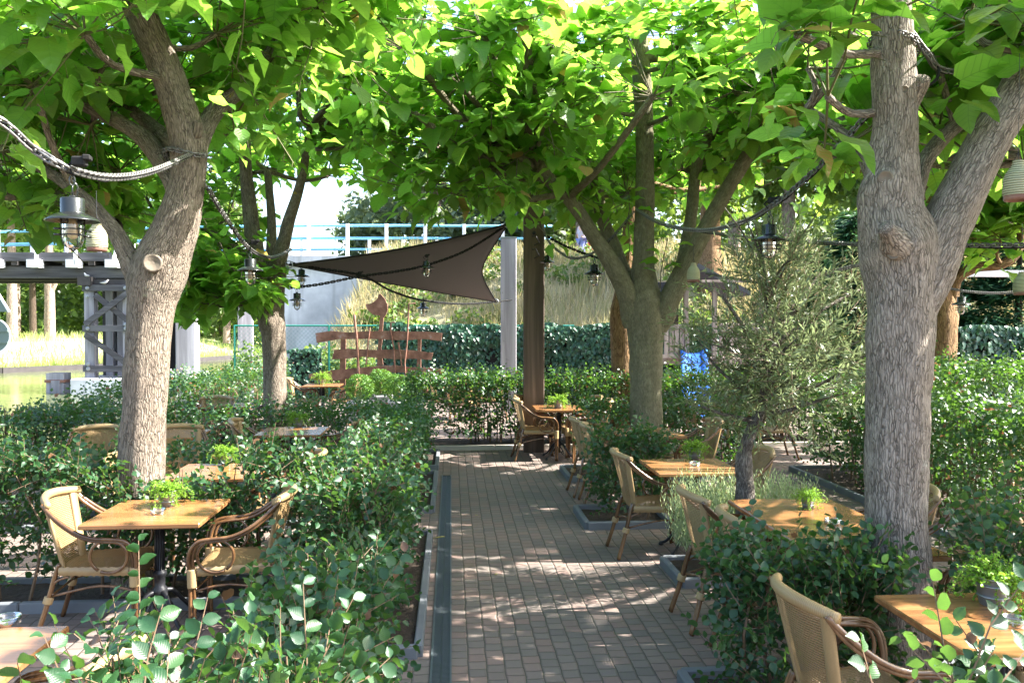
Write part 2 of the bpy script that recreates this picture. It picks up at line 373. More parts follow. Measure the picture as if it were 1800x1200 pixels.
M['dark'] = simple('hollow_shade', (.012,.012,.012), .9, .2)  # near-black that paints in the shade of hollows
M['post'] = wood_mat('post_wood', (.085,.06,.045), (.17,.12,.09), 2, .75, .3, .35, .5)
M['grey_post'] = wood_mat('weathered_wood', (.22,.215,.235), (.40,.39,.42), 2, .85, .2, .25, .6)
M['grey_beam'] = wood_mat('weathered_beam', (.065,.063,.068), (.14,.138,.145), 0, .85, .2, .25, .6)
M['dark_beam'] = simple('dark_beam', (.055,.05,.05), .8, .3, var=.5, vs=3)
M['sail'] = simple('sail_cloth', (.12,.112,.112), .8, .2, var=.08, vs=2, bs=.2, bd=.002, bscale=300)
M['chain'] = simple('chain_metal', (.17,.165,.16), .5, .4, .8, vs=30)
M['cable'] = simple('black_cable', (.018,.018,.018), .8, .15)
M['lamp_metal'] = simple('lamp_metal', (.045,.05,.048), .25, .6, .7)
M['rope_jar'] = simple('jar_cord', (.26,.29,.13), .8, .2, bs=.8, bd=.004, bscale=200)
def jar_mat():
    m, nt, out = new_mat('jar_cord_bands'); co = objco(nt); w = nt.nodes.new('ShaderNodeTexWave'); w.bands_direction = 'Z'; w.inputs['Scale'].default_value = 28; w.inputs['Distortion'].default_value = 1.2; w.inputs['Detail'].default_value = 2; nt.links.new(co, w.inputs['Vector'])
    c = mixc(nt, w.outputs['Fac'], (.16,.16,.08), (.48,.46,.31)); prin(nt, out, c, .8, .2, 0, bump(nt, w.outputs['Fac'], .8, .004)); return m
M['rope_jar'] = jar_mat()
M['bulb'] = simple('bulb_amber', (.55,.38,.25), .3, .5)
M['cyan'] = simple('rail_paint', (.17,.46,.68), .45, .4, var=.1)
M['white'] = simple('white_paint', (.72,.72,.74), .6, .3, var=.12)
M['green_metal'] = simple('green_fence_paint', (.015,.16,.12), .45, .4)
M['slide'] = simple('blue_plastic', (.03,.11,.40), .65, .12, var=.08)
M['slats'] = wood_mat('playhouse_wood', (.26,.21,.19), (.42,.35,.32), 2, .8, .2, .4, .4)
M['roof'] = simple('roof_felt', (.07,.075,.09), .8, .2)
M['gull'] = simple('gull_feather', (.7,.7,.72), .7, .2, var=.1)
M['gullgrey'] = simple('gull_wing', (.3,.32,.36), .7, .2, var=.1)
M['jeans'] = simple('jeans', (.16,.2,.42), .85, .2); M['red'] = simple('red_cloth', (.5,.04,.06), .8, .2)
M['skin'] = simple('skin', (.55,.35,.26), .5, .4, var=.08); M['hair'] = simple('hair', (.08,.05,.03), .6, .3); M['shirt'] = simple('shirt', (.45,.42,.5), .85, .2)
M['signback'] = simple('sign_metal', (.12,.16,.15), .5, .5, .3, var=.1)

def glass_mat():
    m, nt, out = new_mat('clear_glass')
    g = nd(nt, 'ShaderNodeBsdfGlossy'); g.inputs['Roughness'].default_value = .04
    t = nd(nt, 'ShaderNodeBsdfTransparent'); t.inputs[0].default_value = (.9,.93,.92,1)
    fr = nt.nodes.new('ShaderNodeFresnel'); fr.inputs[0].default_value = 1.5
    f = mathn(nt, 'ADD', mathn(nt, 'MULTIPLY', fr.outputs[0], .85), .06)
    mx = nt.nodes.new('ShaderNodeMixShader'); nt.links.new(f, mx.inputs[0]); nt.links.new(t.outputs[0], mx.inputs[1]); nt.links.new(g.outputs[0], mx.inputs[2])
    nt.links.new(mx.outputs[0], out.inputs[0]); return m
M['glass'] = glass_mat()

def weave_mat():
    m, nt, out = new_mat('cane_weave')
    uv = nt.nodes.new('ShaderNodeUVMap'); sep = nt.nodes.new('ShaderNodeSeparateXYZ'); nt.links.new(uv.outputs[0], sep.inputs[0])
    NU, NV = 26.0, 38.0
    u = mathn(nt, 'MULTIPLY', sep.outputs[0], NU); v = mathn(nt, 'MULTIPLY', sep.outputs[1], NV)
    row = mathn(nt, 'FLOOR', v); odd = mathn(nt, 'MULTIPLY', mathn(nt, 'MODULO', row, 2.0), .5)
    fu = mathn(nt, 'FRACT', mathn(nt, 'ADD', u, odd)); fv = mathn(nt, 'FRACT', v)
    du = mathn(nt, 'ABSOLUTE', mathn(nt, 'SUBTRACT', fu, .5)); dv = mathn(nt, 'ABSOLUTE', mathn(nt, 'SUBTRACT', fv, .5))
    # hole where fu near 0/1 edge and fv near row edge
    hole = mathn(nt, 'MULTIPLY', mathn(nt, 'GREATER_THAN', du, .28), mathn(nt, 'GREATER_THAN', dv, .30))
    h = mathn(nt, 'ADD', mathn(nt, 'MULTIPLY', mathn(nt, 'SUBTRACT', .5, dv), 1.2), mathn(nt, 'MULTIPLY', mathn(nt, 'SUBTRACT', .5, du), .8))
    co = objco(nt); n = noise(nt, co, 9, 3); n2 = noise(nt, co, 90, 2)
    c = mixc(nt, n, (.235,.145,.06), (.34,.23,.105)); c = mixc(nt, mathn(nt, 'MULTIPLY', n2, .3), c, (.26,.16,.07))
    line = mathn(nt, 'GREATER_THAN', dv, .40); c = mixc(nt, mathn(nt, 'MULTIPLY', line, .7), c, (.12,.075,.035))
    p = prin(nt, None, c, .5, .4, 0, bump(nt, h, .9, .006))
    t = nt.nodes.new('ShaderNodeBsdfTransparent'); mx = nt.nodes.new('ShaderNodeMixShader')
    nt.links.new(hole, mx.inputs[0]); nt.links.new(p.outputs[0], mx.inputs[1]); nt.links.new(t.outputs[0], mx.inputs[2]); nt.links.new(mx.outputs[0], out.inputs[0])
    return m
M['weave'] = weave_mat()
def wrap_mat():
    m, nt, out = new_mat('cane_rolled_wrap')
    uv = nt.nodes.new('ShaderNodeUVMap'); sep = nt.nodes.new('ShaderNodeSeparateXYZ'); nt.links.new(uv.outputs[0], sep.inputs[0])
    f = mathn(nt, 'FRACT', mathn(nt, 'MULTIPLY', sep.outputs[0], 70.0)); d = mathn(nt, 'ABSOLUTE', mathn(nt, 'SUBTRACT', f, .5))
    n = noise(nt, objco(nt), 8, 3); c = mixc(nt, n, (.26,.17,.075), (.38,.265,.125)); c = mixc(nt, mathn(nt, 'MULTIPLY', mathn(nt, 'GREATER_THAN', d, .4), .55), c, (.16,.10,.05))
    prin(nt, out, c, .42, .45, 0, bump(nt, mathn(nt, 'SUBTRACT', .5, d), .6, .003)); return m
M['rolled'] = wrap_mat()
def rust_mat():
    m, nt, out = new_mat('rusted_steel'); co = objco(nt)
    n = noise(nt, co, 5, 5, .65); c = ramp(nt, [(.3, (.10,.048,.034)), (.5, (.21,.105,.075)), (.62, (.28,.15,.11)), (.72, (.30,.26,.27))], n).outputs[0]
    prin(nt, out, c, .8, .3, .1, bump(nt, noise(nt, co, 40, 4), .4, .004)); return m
M['rust'] = rust_mat()
def concrete_mat():
    m, nt, out = new_mat('abutment_concrete'); co = objco(nt)
    n = noise(nt, co, .6, 5, .6); st = noise(nt, objco(nt, (2.2,2.2,.25)), 1.0, 4)
    c = ramp(nt, [(.3, (.34,.34,.36)), (.5, (.52,.52,.54)), (.62, (.66,.66,.68))], n).outputs[0]; c = mixc(nt, ramp(nt, [(.52, (0,0,0)), (.62, (.5,.5,.5))], st).outputs[0], c, (.30,.30,.30))
    c = mixc(nt, ramp(nt, [(.66, (0,0,0)), (.7, (.8,.8,.8))], noise(nt, co, 1.1, 6, .7)).outputs[0], c, (.7,.68,.66))
    prin(nt, out, c, .9, .2, 0, bump(nt, n, .3, .03)); return m
M['concrete'] = concrete_mat()
def paver_mat():
    m, nt, out = new_mat('clay_pavers')
    tc = nt.nodes.new('ShaderNodeTexCoord')
    nv = nt.nodes.new('ShaderNodeTexNoise'); nv.inputs['Scale'].default_value = 6.0; nv.inputs['Detail'].default_value = 2; nt.links.new(tc.outputs['Object'], nv.inputs['Vector'])
    s = nt.nodes.new('ShaderNodeVectorMath'); s.operation = 'SCALE'; s.inputs[3].default_value = .022; nt.links.new(nv.outputs['Color'], s.inputs[0])
    a = nt.nodes.new('ShaderNodeVectorMath'); a.operation = 'ADD'; nt.links.new(tc.outputs['Object'], a.inputs[0]); nt.links.new(s.outputs[0], a.inputs[1])
    mp = nt.nodes.new('ShaderNodeMapping'); mp.inputs['Rotation'].default_value = (0, 0, PI/2); nt.links.new(a.outputs[0], mp.inputs[0])
    def brick(c1, c2, mo, ms, sm):
        b = nt.nodes.new('ShaderNodeTexBrick'); b.offset = .5; b.offset_frequency = 2; b.squash = 1.0
        b.inputs['Scale'].default_value = 1; b.inputs['Mortar Size'].default_value = ms; b.inputs['Mortar Smooth'].default_value = sm
        b.inputs['Brick Width'].default_value = .106; b.inputs['Row Height'].default_value = .107; b.inputs['Bias'].default_value = 0
        b.inputs['Color1'].default_value = c1; b.inputs['Color2'].default_value = c2; b.inputs['Mortar'].default_value = mo
        nt.links.new(mp.outputs[0], b.inputs['Vector']); return b
    b = brick((0,0,0,1), (1,1,1,1), (.5,.5,.5,1), .0032, .4); b2 = brick((1,1,1,1), (1,1,1,1), (0,0,0,1), .012, 1.0)
    col = ramp(nt, [(0, (.132,.108,.094)), (.25, (.175,.140,.119)), (.42, (.148,.121,.104)), (.56, (.228,.143,.117)), (.74, (.192,.15,.126)), (.88, (.245,.154,.124)), (1, (.162,.132,.112))], b.outputs['Color']).outputs[0]
    n = noise(nt, tc.outputs['Object'], 90, 3, .7); col = mixc(nt, mathn(nt, 'MULTIPLY', n, .35), col, (.09,.085,.075))
    sp = ramp(nt, [(.66, (0,0,0)), (.72, (1,1,1))], noise(nt, tc.outputs['Object'], 260, 2, .7)).outputs[0]; col = mixc(nt, mathn(nt, 'MULTIPLY', sp, .4), col, (.45,.43,.38))
    big = noise(nt, tc.outputs['Object'], .9, 4); col = mixc(nt, mathn(nt, 'MULTIPLY', big, .45), col, (.155,.128,.115), 'MIX')
    gr = ramp(nt, [(.55, (0,0,0)), (.75, (1,1,1))], noise(nt, tc.outputs['Object'], 2.3, 6, .7)).outputs[0]; col = mixc(nt, mathn(nt, 'MULTIPLY', gr, .45), col, (.085,.08,.06))
    moss = noise(nt, tc.outputs['Object'], 3.0, 3); mo = mixc(nt, moss, (.03,.034,.02), (.075,.068,.052))
    col = mixc(nt, b.outputs['Fac'], col, mo)
    h = mathn(nt, 'ADD', mathn(nt, 'MULTIPLY', mathn(nt, 'SUBTRACT', 1.0, b2.outputs['Fac']), 1.0), mathn(nt, 'MULTIPLY', n, .15))
    h = mathn(nt, 'ADD', h, mathn(nt, 'MULTIPLY', b.outputs['Color'], .12))
    prin(nt, out, col, .82, .3, 0, bump(nt, h, .8, .008)); return m
M['paver'] = paver_mat()
def ground_mat(name, cols, sc=2.0):
    m, nt, out = new_mat(name); co = objco(nt)
    n = mathn(nt, 'ADD', mathn(nt, 'MULTIPLY', noise(nt, co, sc*.15, 4), .5), mathn(nt, 'MULTIPLY', noise(nt, co, sc*6, 5, .7), .5))
    prin(nt, out, ramp(nt, [(.3+.4*i/(len(cols)-1), c) for i, c in enumerate(cols)], n).outputs[0], .95, .1, 0, bump(nt, noise(nt, co, sc*12, 4), 1, .05)); return m
M['land'] = ground_mat('land', [(.05,.07,.025), (.10,.13,.045), (.2,.19,.09)])
M['slope'] = ground_mat('dry_slope', [(.17,.19,.08), (.3,.28,.16), (.46,.41,.27)], 3)
M['bank'] = ground_mat('sunny_bank', [(.36,.46,.16), (.46,.54,.24), (.56,.6,.34)], 1)
M['road'] = ground_mat('road', [(.12,.12,.12), (.18,.18,.17)], 2)
def water_mat():
    m, nt, out = new_mat('canal_water'); co = objco(nt, (1, 2.5, 1))
    prin(nt, out, (.10,.12,.05), .12, .6, 0, bump(nt, noise(nt, co, 1.6, 3), .25, .05)); return m
M['water'] = water_mat()
# ---------------------------------------------------------------- frames parallel to the view: u sideways, v ahead, z up
FH = Vector((math.sin(-YAW), math.cos(-YAW), 0)); RH = Vector((math.cos(YAW), math.sin(YAW), 0))
def Q(u, v, z): return Vector((0, 0, z)) + RH*u + FH*v
QR = YAW

# ---------------------------------------------------------------- ground, water, terrace, embankment
mb = MB(); mb.sheet(lambda a, b: (-200+400*a, -60+360*b, -1.3), 8, 8); struct('ground', mb, M['land'])
mb = MB(); mb.add([Q(-70,-20,-.45), Q(-3.0,-20,-.45), Q(-3.0,140,-.45), Q(-70,140,-.45)], [(0,1,2,3)]); struct('water', mb, M['water'])
# terrace: brick pavers with a quay edge along the canal
edge = [(-7.3,-3), (-7.3,8.0), (-5.1,19.5), (-5.3,24.5)]
mb = MB(); top = [(x, y, 0) for x, y in edge] + [(24,24.5,0), (24,-3,0)]; low = [(x, y, -1.3) for x, y, z in top]; n = len(top)
mb.add(top+low, [tuple(range(n))[::-1]] + [(k, (k+1)%n, n+(k+1)%n, n+k) for k in range(n)]); struct('pavement', mb, M['paver'])
# embankment behind the fence
def emb_z(u, v):
    t = min(1, max(0, (v-23.0)/6.0)); t = t*t*(3-2*t)
    s = min(1, max(0, (u+6.7-.12*(v-23))/1.3)) if v < 29.25 else 1.0
    z = t*4.15*s + .12*mnoise.noise(Vector((u*.5, v*.5, 0)))*min(1, t*4)
    return z - (1-s)*.3
mb = MB(); NU, NV = 90, 34
mb.sheet(lambda a, b: Q(-7.6+47*a, 22.6+7.4*b, emb_z(-7.6+47*a, 22.6+7.4*b)), NU, NV); struct('embankment', mb, M['slope'], True)
mb = MB(); mb.sheet(lambda a, b: Q(-7.6+60*a, 29.95+4.2*b, 4.16), 6, 2); struct('road', mb, M['road'])
mb = MB(); mb.sheet(lambda a, b: Q(-7.6+90*a, 34.1+60*b, 4.1 if b < .999 else 5), 10, 6); struct('hillside', mb, M['land'])
# far bank of the canal
bank = [(-60,33), (-34,37), (-25.4,41), (-21.8,46), (-19.6,57), (-16,75), (-9,100)]
def bk(a, b):
    k = min(a*6, 5.999); i = int(k); f = k-i; u = bank[i][0]*(1-f)+bank[i+1][0]*f; v = bank[i][1]*(1-f)+bank[i+1][1]*f
    w = b*b*60; z = -.5 + 1.45*min(1, max(0, (w+.2)/6)**.7) ; return Q(u-w*.75, v+w*.66, z + .15*mnoise.noise(Vector((u*.3, w*.3, 1))))
mb = MB(); mb.sheet(bk, 48, 24); struct('far_bank', mb, M['bank'], True)
mb = MB()
for i in range(len(bank)-1):
    a, b = bank[i], bank[i+1]; mb.beam(Q(a[0]+.1, a[1], -.42), Q(b[0]+.1, b[1], -.42), .18, .5)
struct('quay_edge', mb, M['dark_beam'])

# beds of soil with kerbs
BEDS = []   # x0,x1,y0,y1
def bed(x0, x1, y0, y1, kerb=True, sides='wesn', pale=False, z=.03):
    BEDS.append((x0, x1, y0, y1))
    mb = MB(); mb.sheet(lambda a, b: (x0+(x1-x0)*a, y0+(y1-y0)*b, z + .02*mnoise.noise(Vector((a*(x1-x0)*9, b*(y1-y0)*9, x0)))), max(2, int((x1-x0)*10)), max(2, int((y1-y0)*10)))
    struct('soil', mb, M['soil'], True)
    mb = MB(); w = .055; hh = .075
    def run(a, b):
        a, b = Vector(a), Vector(b); L = (b-a).length; k = max(1, round(L/1.0)); 
        for i in range(k):
            p, q = a+(b-a)*(i/k), a+(b-a)*((i+1)/k); d = (q-p).normalized()*.003
            ang = math.atan2(d.y, d.x); mb.box((p+q)/2+Vector((0,0,hh/2-.02)), ((q-p).length-.006, w, hh+.04), ang, ch=.008)
    if 'w' in sides: run((x0,y0,0), (x0,y1,0))
    if 'e' in sides: run((x1,y0,0), (x1,y1,0))
    if 's' in sides: run((x0,y0,0), (x1,y0,0))
    if 'n' in sides: run((x0,y1,0), (x1,y1,0))
    struct('kerb', mb, M['kerb_pale' if pale else 'kerb'])
bed(-1.02, -.20, 4.95, 7.75); bed(-1.02, -.20, 8.75, 10.9); bed(-1.02, -.20, 11.3, 12.75)
bed(-6.9, -1.02, 5.92, 6.5, sides='sn'); bed(-6.9, -1.1, 8.2, 8.75, sides='sn'); bed(-6.6, -1.1, 10.95, 11.9, sides='sn')
bed(-3.2, -.2, 1.5, 2.75, sides='ne')
bed(-4.2, 9.5, 13.1, 14.3, pale=True, sides='s')
bed(1.28, 7.5, 3.72, 4.5, sides='wsn'); bed(1.32, 2.15, 7.93, 8.7); bed(1.5, 4.0, 10.35, 11.2)
bed(1.75, 2.9, 6.12, 6.72, sides='wesn', z=.04)
bed(4.6, 5.6, 6.3, 10.9, sides='wsn'); bed(5.6, 9.5, 10.6, 12.9, sides='s'); bed(5.6, 10, 6.3, 7.2, sides='s')
# slot drain along the path
mb = MB(); 
for sx in (-.118, -.006): mb.box((sx, 5.6, .003), (.012, 10.6, .016))
y = .35; 
while y < 10.85:
    mb.box((-.062, y, .001), (.1, .0075, .010)); y += .0165
mb.box((-.062, 5.6, .0015), (.008, 10.5, .009))
g = struct('drain', mb, M['grate'])
mb = MB(); mb.box((-.062, 5.6, -.002), (.122, 10.62, .012)); struct('drain_channel', mb, M['dark'])  # flat near-black strip painted in as the shade under the grate

# ---------------------------------------------------------------- sun patches: gaps that the crowns leave for the sun
TG = []
def sunspot(q, r): TG.append((Vector(q), r))
for x, y, r in [(1000,1000,.26),(1055,1002,.22),(960,1000,.08),(940,1055,.10),(1010,1048,.30),(890,1072,.05),(1060,1043,.2),(1035,1045,.22),(850,1003,.02),(1190,995,.16),(1240,1000,.12),(1170,1050,.12),
                (1160,1065,.1),(980,1075,.08),(1240,1090,.14),
                (970,822,.22),(1010,808,.3),(1050,812,.3),(900,832,.0),(935,803,.3),(840,800,.22),(880,850,-.04),(790,803,.2),
                (1420,890,.2),(1460,900,.2),(1400,840,.12),(1480,850,.25),(1440,820,.2),(1410,870,.12),(1290,860,.1)]:
    sunspot(G(x, y, 0), r)
for x, y, r in [(260,900,.13),(190,885,.10),(350,915,.09),(300,897,.08),(1190,815,.1),(1250,822,.12),(1150,820,.08),(980,716,.3),(1440,905,.08),(1790,1125,.1),(1600,1075,.08)]:
    sunspot(G(x, y, .75), r)
sunspot(P(112,890,5.6), .13); sunspot(P(100,905,5.6), .10); sunspot(P(90,880,5.6), .1); sunspot(P(475,900,5.6), .1)
# trunk bands
for x, y, d, r in [(318,455,6.02,.0),(338,425,6.05,.0),(292,492,6.0,-.02),(292,690,6.05,-.02),(345,320,6.05,-.03),(280,640,6.0,-.05),
                   (492,620,11.7,.2),(495,660,11.7,.22),(480,590,11.7,.12),(490,700,11.7,.2),(1320,830,6.3,.12),(1320,780,6.3,.12),(1110,620,13.6,.4),(1110,700,13.6,.35),(1672,620,12.2,.4),(1672,680,12.2,.35),(1672,560,12.2,.3),
                   (1400,600,6.3,.3),(1450,560,6.3,.25),(1400,660,6.3,.28),(1480,600,6.3,.3),(1330,640,6.3,.2),(1290,720,6.3,.2),(1350,500,6.3,.2),(1440,680,6.3,.22)]:
    sunspot(P(x, y, d), r)
for i in range(20): sunspot((4.8+rng.random()*2.0, 6.6+rng.random()*4.2, 1.1), .42)
for i in range(12): sunspot((-.5+rng.random()*6.5, 13.4+rng.random()*.8, 1.0), .5)
for i in range(12): sunspot((-.95+rng.random()*.7, 3.2+rng.random()*7, 1.0), .10+.08*rng.random())
for i in range(14): sunspot((-5+rng.random()*3.9, 6.0+rng.random()*5.2, .9), .10+.10*rng.random())
for i in range(8): sunspot((-1.4+rng.random()*1.2, 2.0+rng.random()*.5, 1.15), .12)
for i in range(6): sunspot((1.6+rng.random()*.8, 1.9+rng.random()*.3, 1.2), .25)
for i in range(8): sunspot((3+rng.random()*1.5, 4.0+rng.random()*.4, .9), .14)
TQ = np.array([tuple(q) for q, r in TG]); TR = np.array([r for q, r in TG]); TS = np.array(tuple(SDIR))
def sun_keep(pos):
    pos = np.asarray(pos); keep = np.ones(len(pos), bool)
    for q, r in zip(TQ, TR):
        d = pos-q; al = d@TS; e = d-np.outer(al, TS); m = (al > .3) & ((e**2).sum(1) < (r+.12)**2); keep &= ~m
    return keep
NL = 20
def lane_keep(ps):
    for p in ps:
        d = np.array(tuple(p))-TQ[:NL]; al = d@TS; e = d-np.outer(al, TS)
        if ((al > .3) & ((e**2).sum(1) < (TR[:NL]+.02)**2)).any(): return False
    return True
def proj(pos):
    d = np.asarray(pos)-np.array(tuple(CAM)); f, r, u = (np.array(tuple(v)) for v in (_f, _r, _u)); w = d@f
    w_ = np.where(np.abs(w) < .01, .01, w); return 900+F*(d@r)/w_, 600-F*(d@u)/w_, w

# ---------------------------------------------------------------- trees
def cr(pts, k):
    out = []; n = len(pts)
    for i in range(n-1):
        p0, p1, p2, p3 = pts[max(0,i-1)], pts[i], pts[i+1], pts[min(n-1,i+2)]
        for j in range(k):
            t = j/k; out.append(.5*((2*p1)+(p2-p0)*t+(2*p0-5*p1+4*p2-p3)*t*t+(3*p1-p0-3*p2+p3)*t**3))
    out.append(pts[-1]); return out
def limb(mb, pts, rad, n=14, k=5, lump=.09, knots=(), flare=0.0):
    if mb.bark is None: mb.bark = []
    pts = [Vector(p) for p in pts]; L = sum((pts[i+1]-pts[i]).length for i in range(len(pts)-1))
    C = cr(pts, k); RR = cr([Vector((r, 0, 0)) for r in rad], k); up = None; s = 0; o = len(mb.v); m = len(C); so_ = random.random()*20
    for i, p in enumerate(C):
        t = (C[min(i+1, m-1)]-C[max(i-1, 0)]).normalized()
        if i: s += (p-C[i-1]).length
        if up is None: up = Vector((1, 0, 0)) if abs(t.x) < .9 else Vector((0, 1, 0))
        u = (up-t*up.dot(t)).normalized(); w = t.cross(u); up = u; r0 = RR[i].x
        if flare and i < 4: r0 *= 1+flare*(1-i/4)**2
        for q in range(n):
            a = 2*PI*q/n; dr = math.cos(a)*u+math.sin(a)*w; pp = p+dr*r0
            r = r0*(1+lump*mnoise.noise(pp*4.5)+lump*.6*mnoise.noise(pp*13)+.03*math.sin(a*5+s*2+so_))
            for kp, kr, ka in knots:
                dd = (pp-kp).length
                if dd < kr*2: r += ka*math.exp(-(dd/kr)**2*1.6)
            mb.v.append(tuple(p+dr*r)); mb.bark.append((math.cos(a)*r0+so_, math.sin(a)*r0, s))
    for i in range(m-1):
        for q in range(n): mb.f.append((o+i*n+q, o+i*n+(q+1)%n, o+(i+1)*n+(q+1)%n, o+(i+1)*n+q))
    e = len(mb.v); mb.v.append(tuple(C[-1]+(C[-1]-C[-2]).normalized()*RR[-1].x*.5)); mb.bark.append((so_, 0, s+.1))
    for q in range(n): mb.f.append((o+(m-1)*n+q, o+(m-1)*n+(q+1)%n, e))
    return C
def scar(mb, p, nrm, r):
    p, nrm = Vector(p), Vector(nrm).normalized(); Mx = nrm.to_track_quat('Z', 'Y').to_matrix()
    mb.lathe([(r*1.15,-.06), (r*1.1,-.012), (r*1.0,-.003), (r*.85,-.002), (r*.8,-.005), (r*.4,-.004), (r*.36,-.006), (.0001,-.004)], p, 14, Mx)
def catalpa(label, base, axis, limbs, heads, bark, leaf=.195, scars=(), nsh=17, shl=(.6,1.3), top=13, rtop=2.0, ztop=(4.3,5.4), zmin=2.9, group=None, near=False, prune=None, knots=(), sprouts=()):
    base = Vector(base); t = thing('catalpa_tree', label, 'tree', base, group='catalpa trees shading the terrace')
    mb = MB(); allp = []
    for i, (pts, rad) in enumerate(limbs):
        C = limb(mb, pts, rad, 22 if (i == 0 or near) else 12, 6, knots=knots, flare=.25 if i == 0 else 0); allp += [(p, rad[-1]) for p in C[len(C)//2:]]
    if not allp: allp = [(base+Vector((0,0,3)), .05)]
    axis = Vector(axis); H = [Vector(h) for h in heads]
    for k in range(top):
        a = 2*PI*(k+random.random()*.6)/top; rr = rtop*(.45+.75*random.random())
        H.append(Vector((axis.x+rr*math.cos(a), axis.y+rr*math.sin(a), ztop[0]+(ztop[1]-ztop[0])*random.random())))
    H = [h for h in H if lane_keep([h, (h+axis+Vector((0,0,3.2)))/2])]
    skip = []
    for h in H:
        q = min(allp, key=lambda e: (e[0]-h).length + max(0, (e[0].z-h.z))*1.5)[0]; L = (h-q).length
        if near and L > 1.3: skip.append(h); continue
        if L > .12:
            mid = (q+h)/2+Vector((random.uniform(-.1,.1), random.uniform(-.1,.1), -.08*L)); r0 = min(.05, .02+.014*L)
            limb(mb, [q, mid, h], [r0, r0*.8, r0*.75], 8, 3)
    if near: obj('trunk', mb, M[bark], t, True, base)
    if scars:
        for s in scars: sm = MB(); scar(sm, *s); obj('branch_scar', sm, M['scar'], t, True, base)
    pos = []; X = []; Z = []; S = []; SID = []; tubes = []; nshoot = [0]; sh = MB(); lo, hi = shl
    def shoot(p, d, L, ls, upc=.25):
        d = d.normalized(); pts = [p]; n = max(4, int(L/.105)); cur = p.copy(); dd = d.copy()
        for i in range(n):
            dd = (dd+Vector((random.gauss(0,.07), random.gauss(0,.07), upc*.12 + random.gauss(0,.05)))).normalized(); cur = cur+dd*(L/n); pts.append(cur.copy())
            f = i/n
            if f < .12: continue
            for sgn in (1, -1):
                if random.random() < .1: continue
                side = dd.cross(Vector((0,0,1))); 
                if side.length < .2: side = Vector((random.gauss(0,1), random.gauss(0,1), 0))
                side.normalize(); side = Matrix.Rotation(random.uniform(-.9,.9), 3, dd) @ side
                ld = (side*sgn + dd*random.uniform(.1,.9) + Vector((0,0,random.uniform(-.4,.12)))).normalized()
                s = ls*random.uniform(.6,1.25)*(1.1-.35*f); pet = s*random.uniform(.35,.7); b = cur+ld*pet+Vector((0,0,-.02))
                nz = Vector((random.gauss(0,.26), random.gauss(0,.26), 1))
                pos.append(tuple(b)); X.append(tuple(ld + Vector((0,0,-.08)))); Z.append(tuple(nz)); S.append(s); SID.append(nshoot[0])
                if near: tubes.append((nshoot[0], [cur, cur+ld*pet*.5+Vector((0,0,.01)), b], .0022, 3))
        tubes.append((nshoot[0], [pts[0]]+pts[2::2], [.008]+[.006-.003*i/len(pts) for i in range(len(pts[2::2]))], 4)); nshoot[0] += 1
    for h in [h for h in H if not any(h is g for g in skip)]:
        out = Vector((h.x-axis.x, h.y-axis.y, 0)); out = out.normalized() if out.length > .1 else Vector((0,0,0))
        for k in range(nsh):
            v = Vector((random.gauss(0,1), random.gauss(0,1), random.gauss(.25,.65))).normalized()
            shoot(h, v+out*.45, random.uniform(lo, hi), leaf)
    for p, d, L, ls in sprouts: shoot(Vector(p), Vector(d), L, ls)
    pos = np.array(pos); X = np.array(X); Z = np.array(Z); S = np.array(S)
    keep = sun_keep(pos); zl = zmin+.25*np.sin(pos[:,0]*2.1)*np.cos(pos[:,1]*1.7)
    spr = np.zeros(len(pos), bool)
    if sprouts:
        for p, d, L, ls in sprouts: spr |= ((pos-np.array(tuple(p)))**2).sum(1) < (L+.35)**2
    keep &= (pos[:,2]-S*.5 > zl) | spr
    cd = np.sqrt(((pos-np.array(tuple(CAM)))**2).sum(1)); keep &= cd > 2.7
    if prune is not None: keep &= ~prune(*proj(pos)) | (spr & (pos[:,2] < 3))
    SID = np.array(SID); tot = np.bincount(SID, minlength=nshoot[0]); kp = np.bincount(SID[keep], minlength=nshoot[0]); okk = kp >= tot*.5
    keep &= okk[SID] | (rng.random(len(SID)) < .8)
    for i, pt, r, n_ in tubes:
        if okk[i]: sh.tube(pt, r, n_, False)
    pos, X, Z, S = pos[keep], X[keep], Z[keep], S[keep]
    if near: obj('shoots', sh, M['shoot'], t, True, base)
    else:
        mb.add(sh.v, sh.f); mb.bark += [(x, y, z) for x, y, z in sh.v]; obj('trunk', mb, M[bark], t, True, base)
    leaf_mesh('crown', CAT_T, CAT_F, pos, X, Z, S, M['catalpa'], t, base, bend=rng.uniform(.3,1.5,len(pos)))
    return t

def prune_all(x, y, w):
    sky = (x > 508) & (x < 622) & (y > 318) & (y < 470)
    mid = (x >= 600) & (x < 905) & (y > 385 - .0*(x) - np.maximum(0, (700-x))*.9) & (y < 800)
    low = (y > 425) & (x < 300) & (w > 4)
    low2 = (x > 505) & (x < 1080) & (y > 420)
    r1 = (x > 1180) & (x < 1520) & (y > 345 + 40*np.sin(x*.05)) & (w < 15)
    r2 = (x > 1490) & (x < 1665) & (y > 240) & (w < 5.5)
    r3 = (x > 1640) & (y > 500)
    r4 = (x > 1485) & (x < 1655) & (y > 30) & (w < 4.4)
    r5 = (w < 4.4) & (y > 300)
    tx = np.interp(y, [-60, 0, 120, 230, 300, 400], [215, 236, 290, 325, 330, 305]); r8 = (np.abs(x-tx) < 58) & (w < 6.3) & (y > 20) & (y < 420)
    r6 = r8 | (w < 5.2) & (x < 1360) & (x > 620); r7 = (w < 3.9) & (x < 620)
    return r6 | r7 | sky | mid | low | low2 | r1 | r2 | r3 | r4 | r5
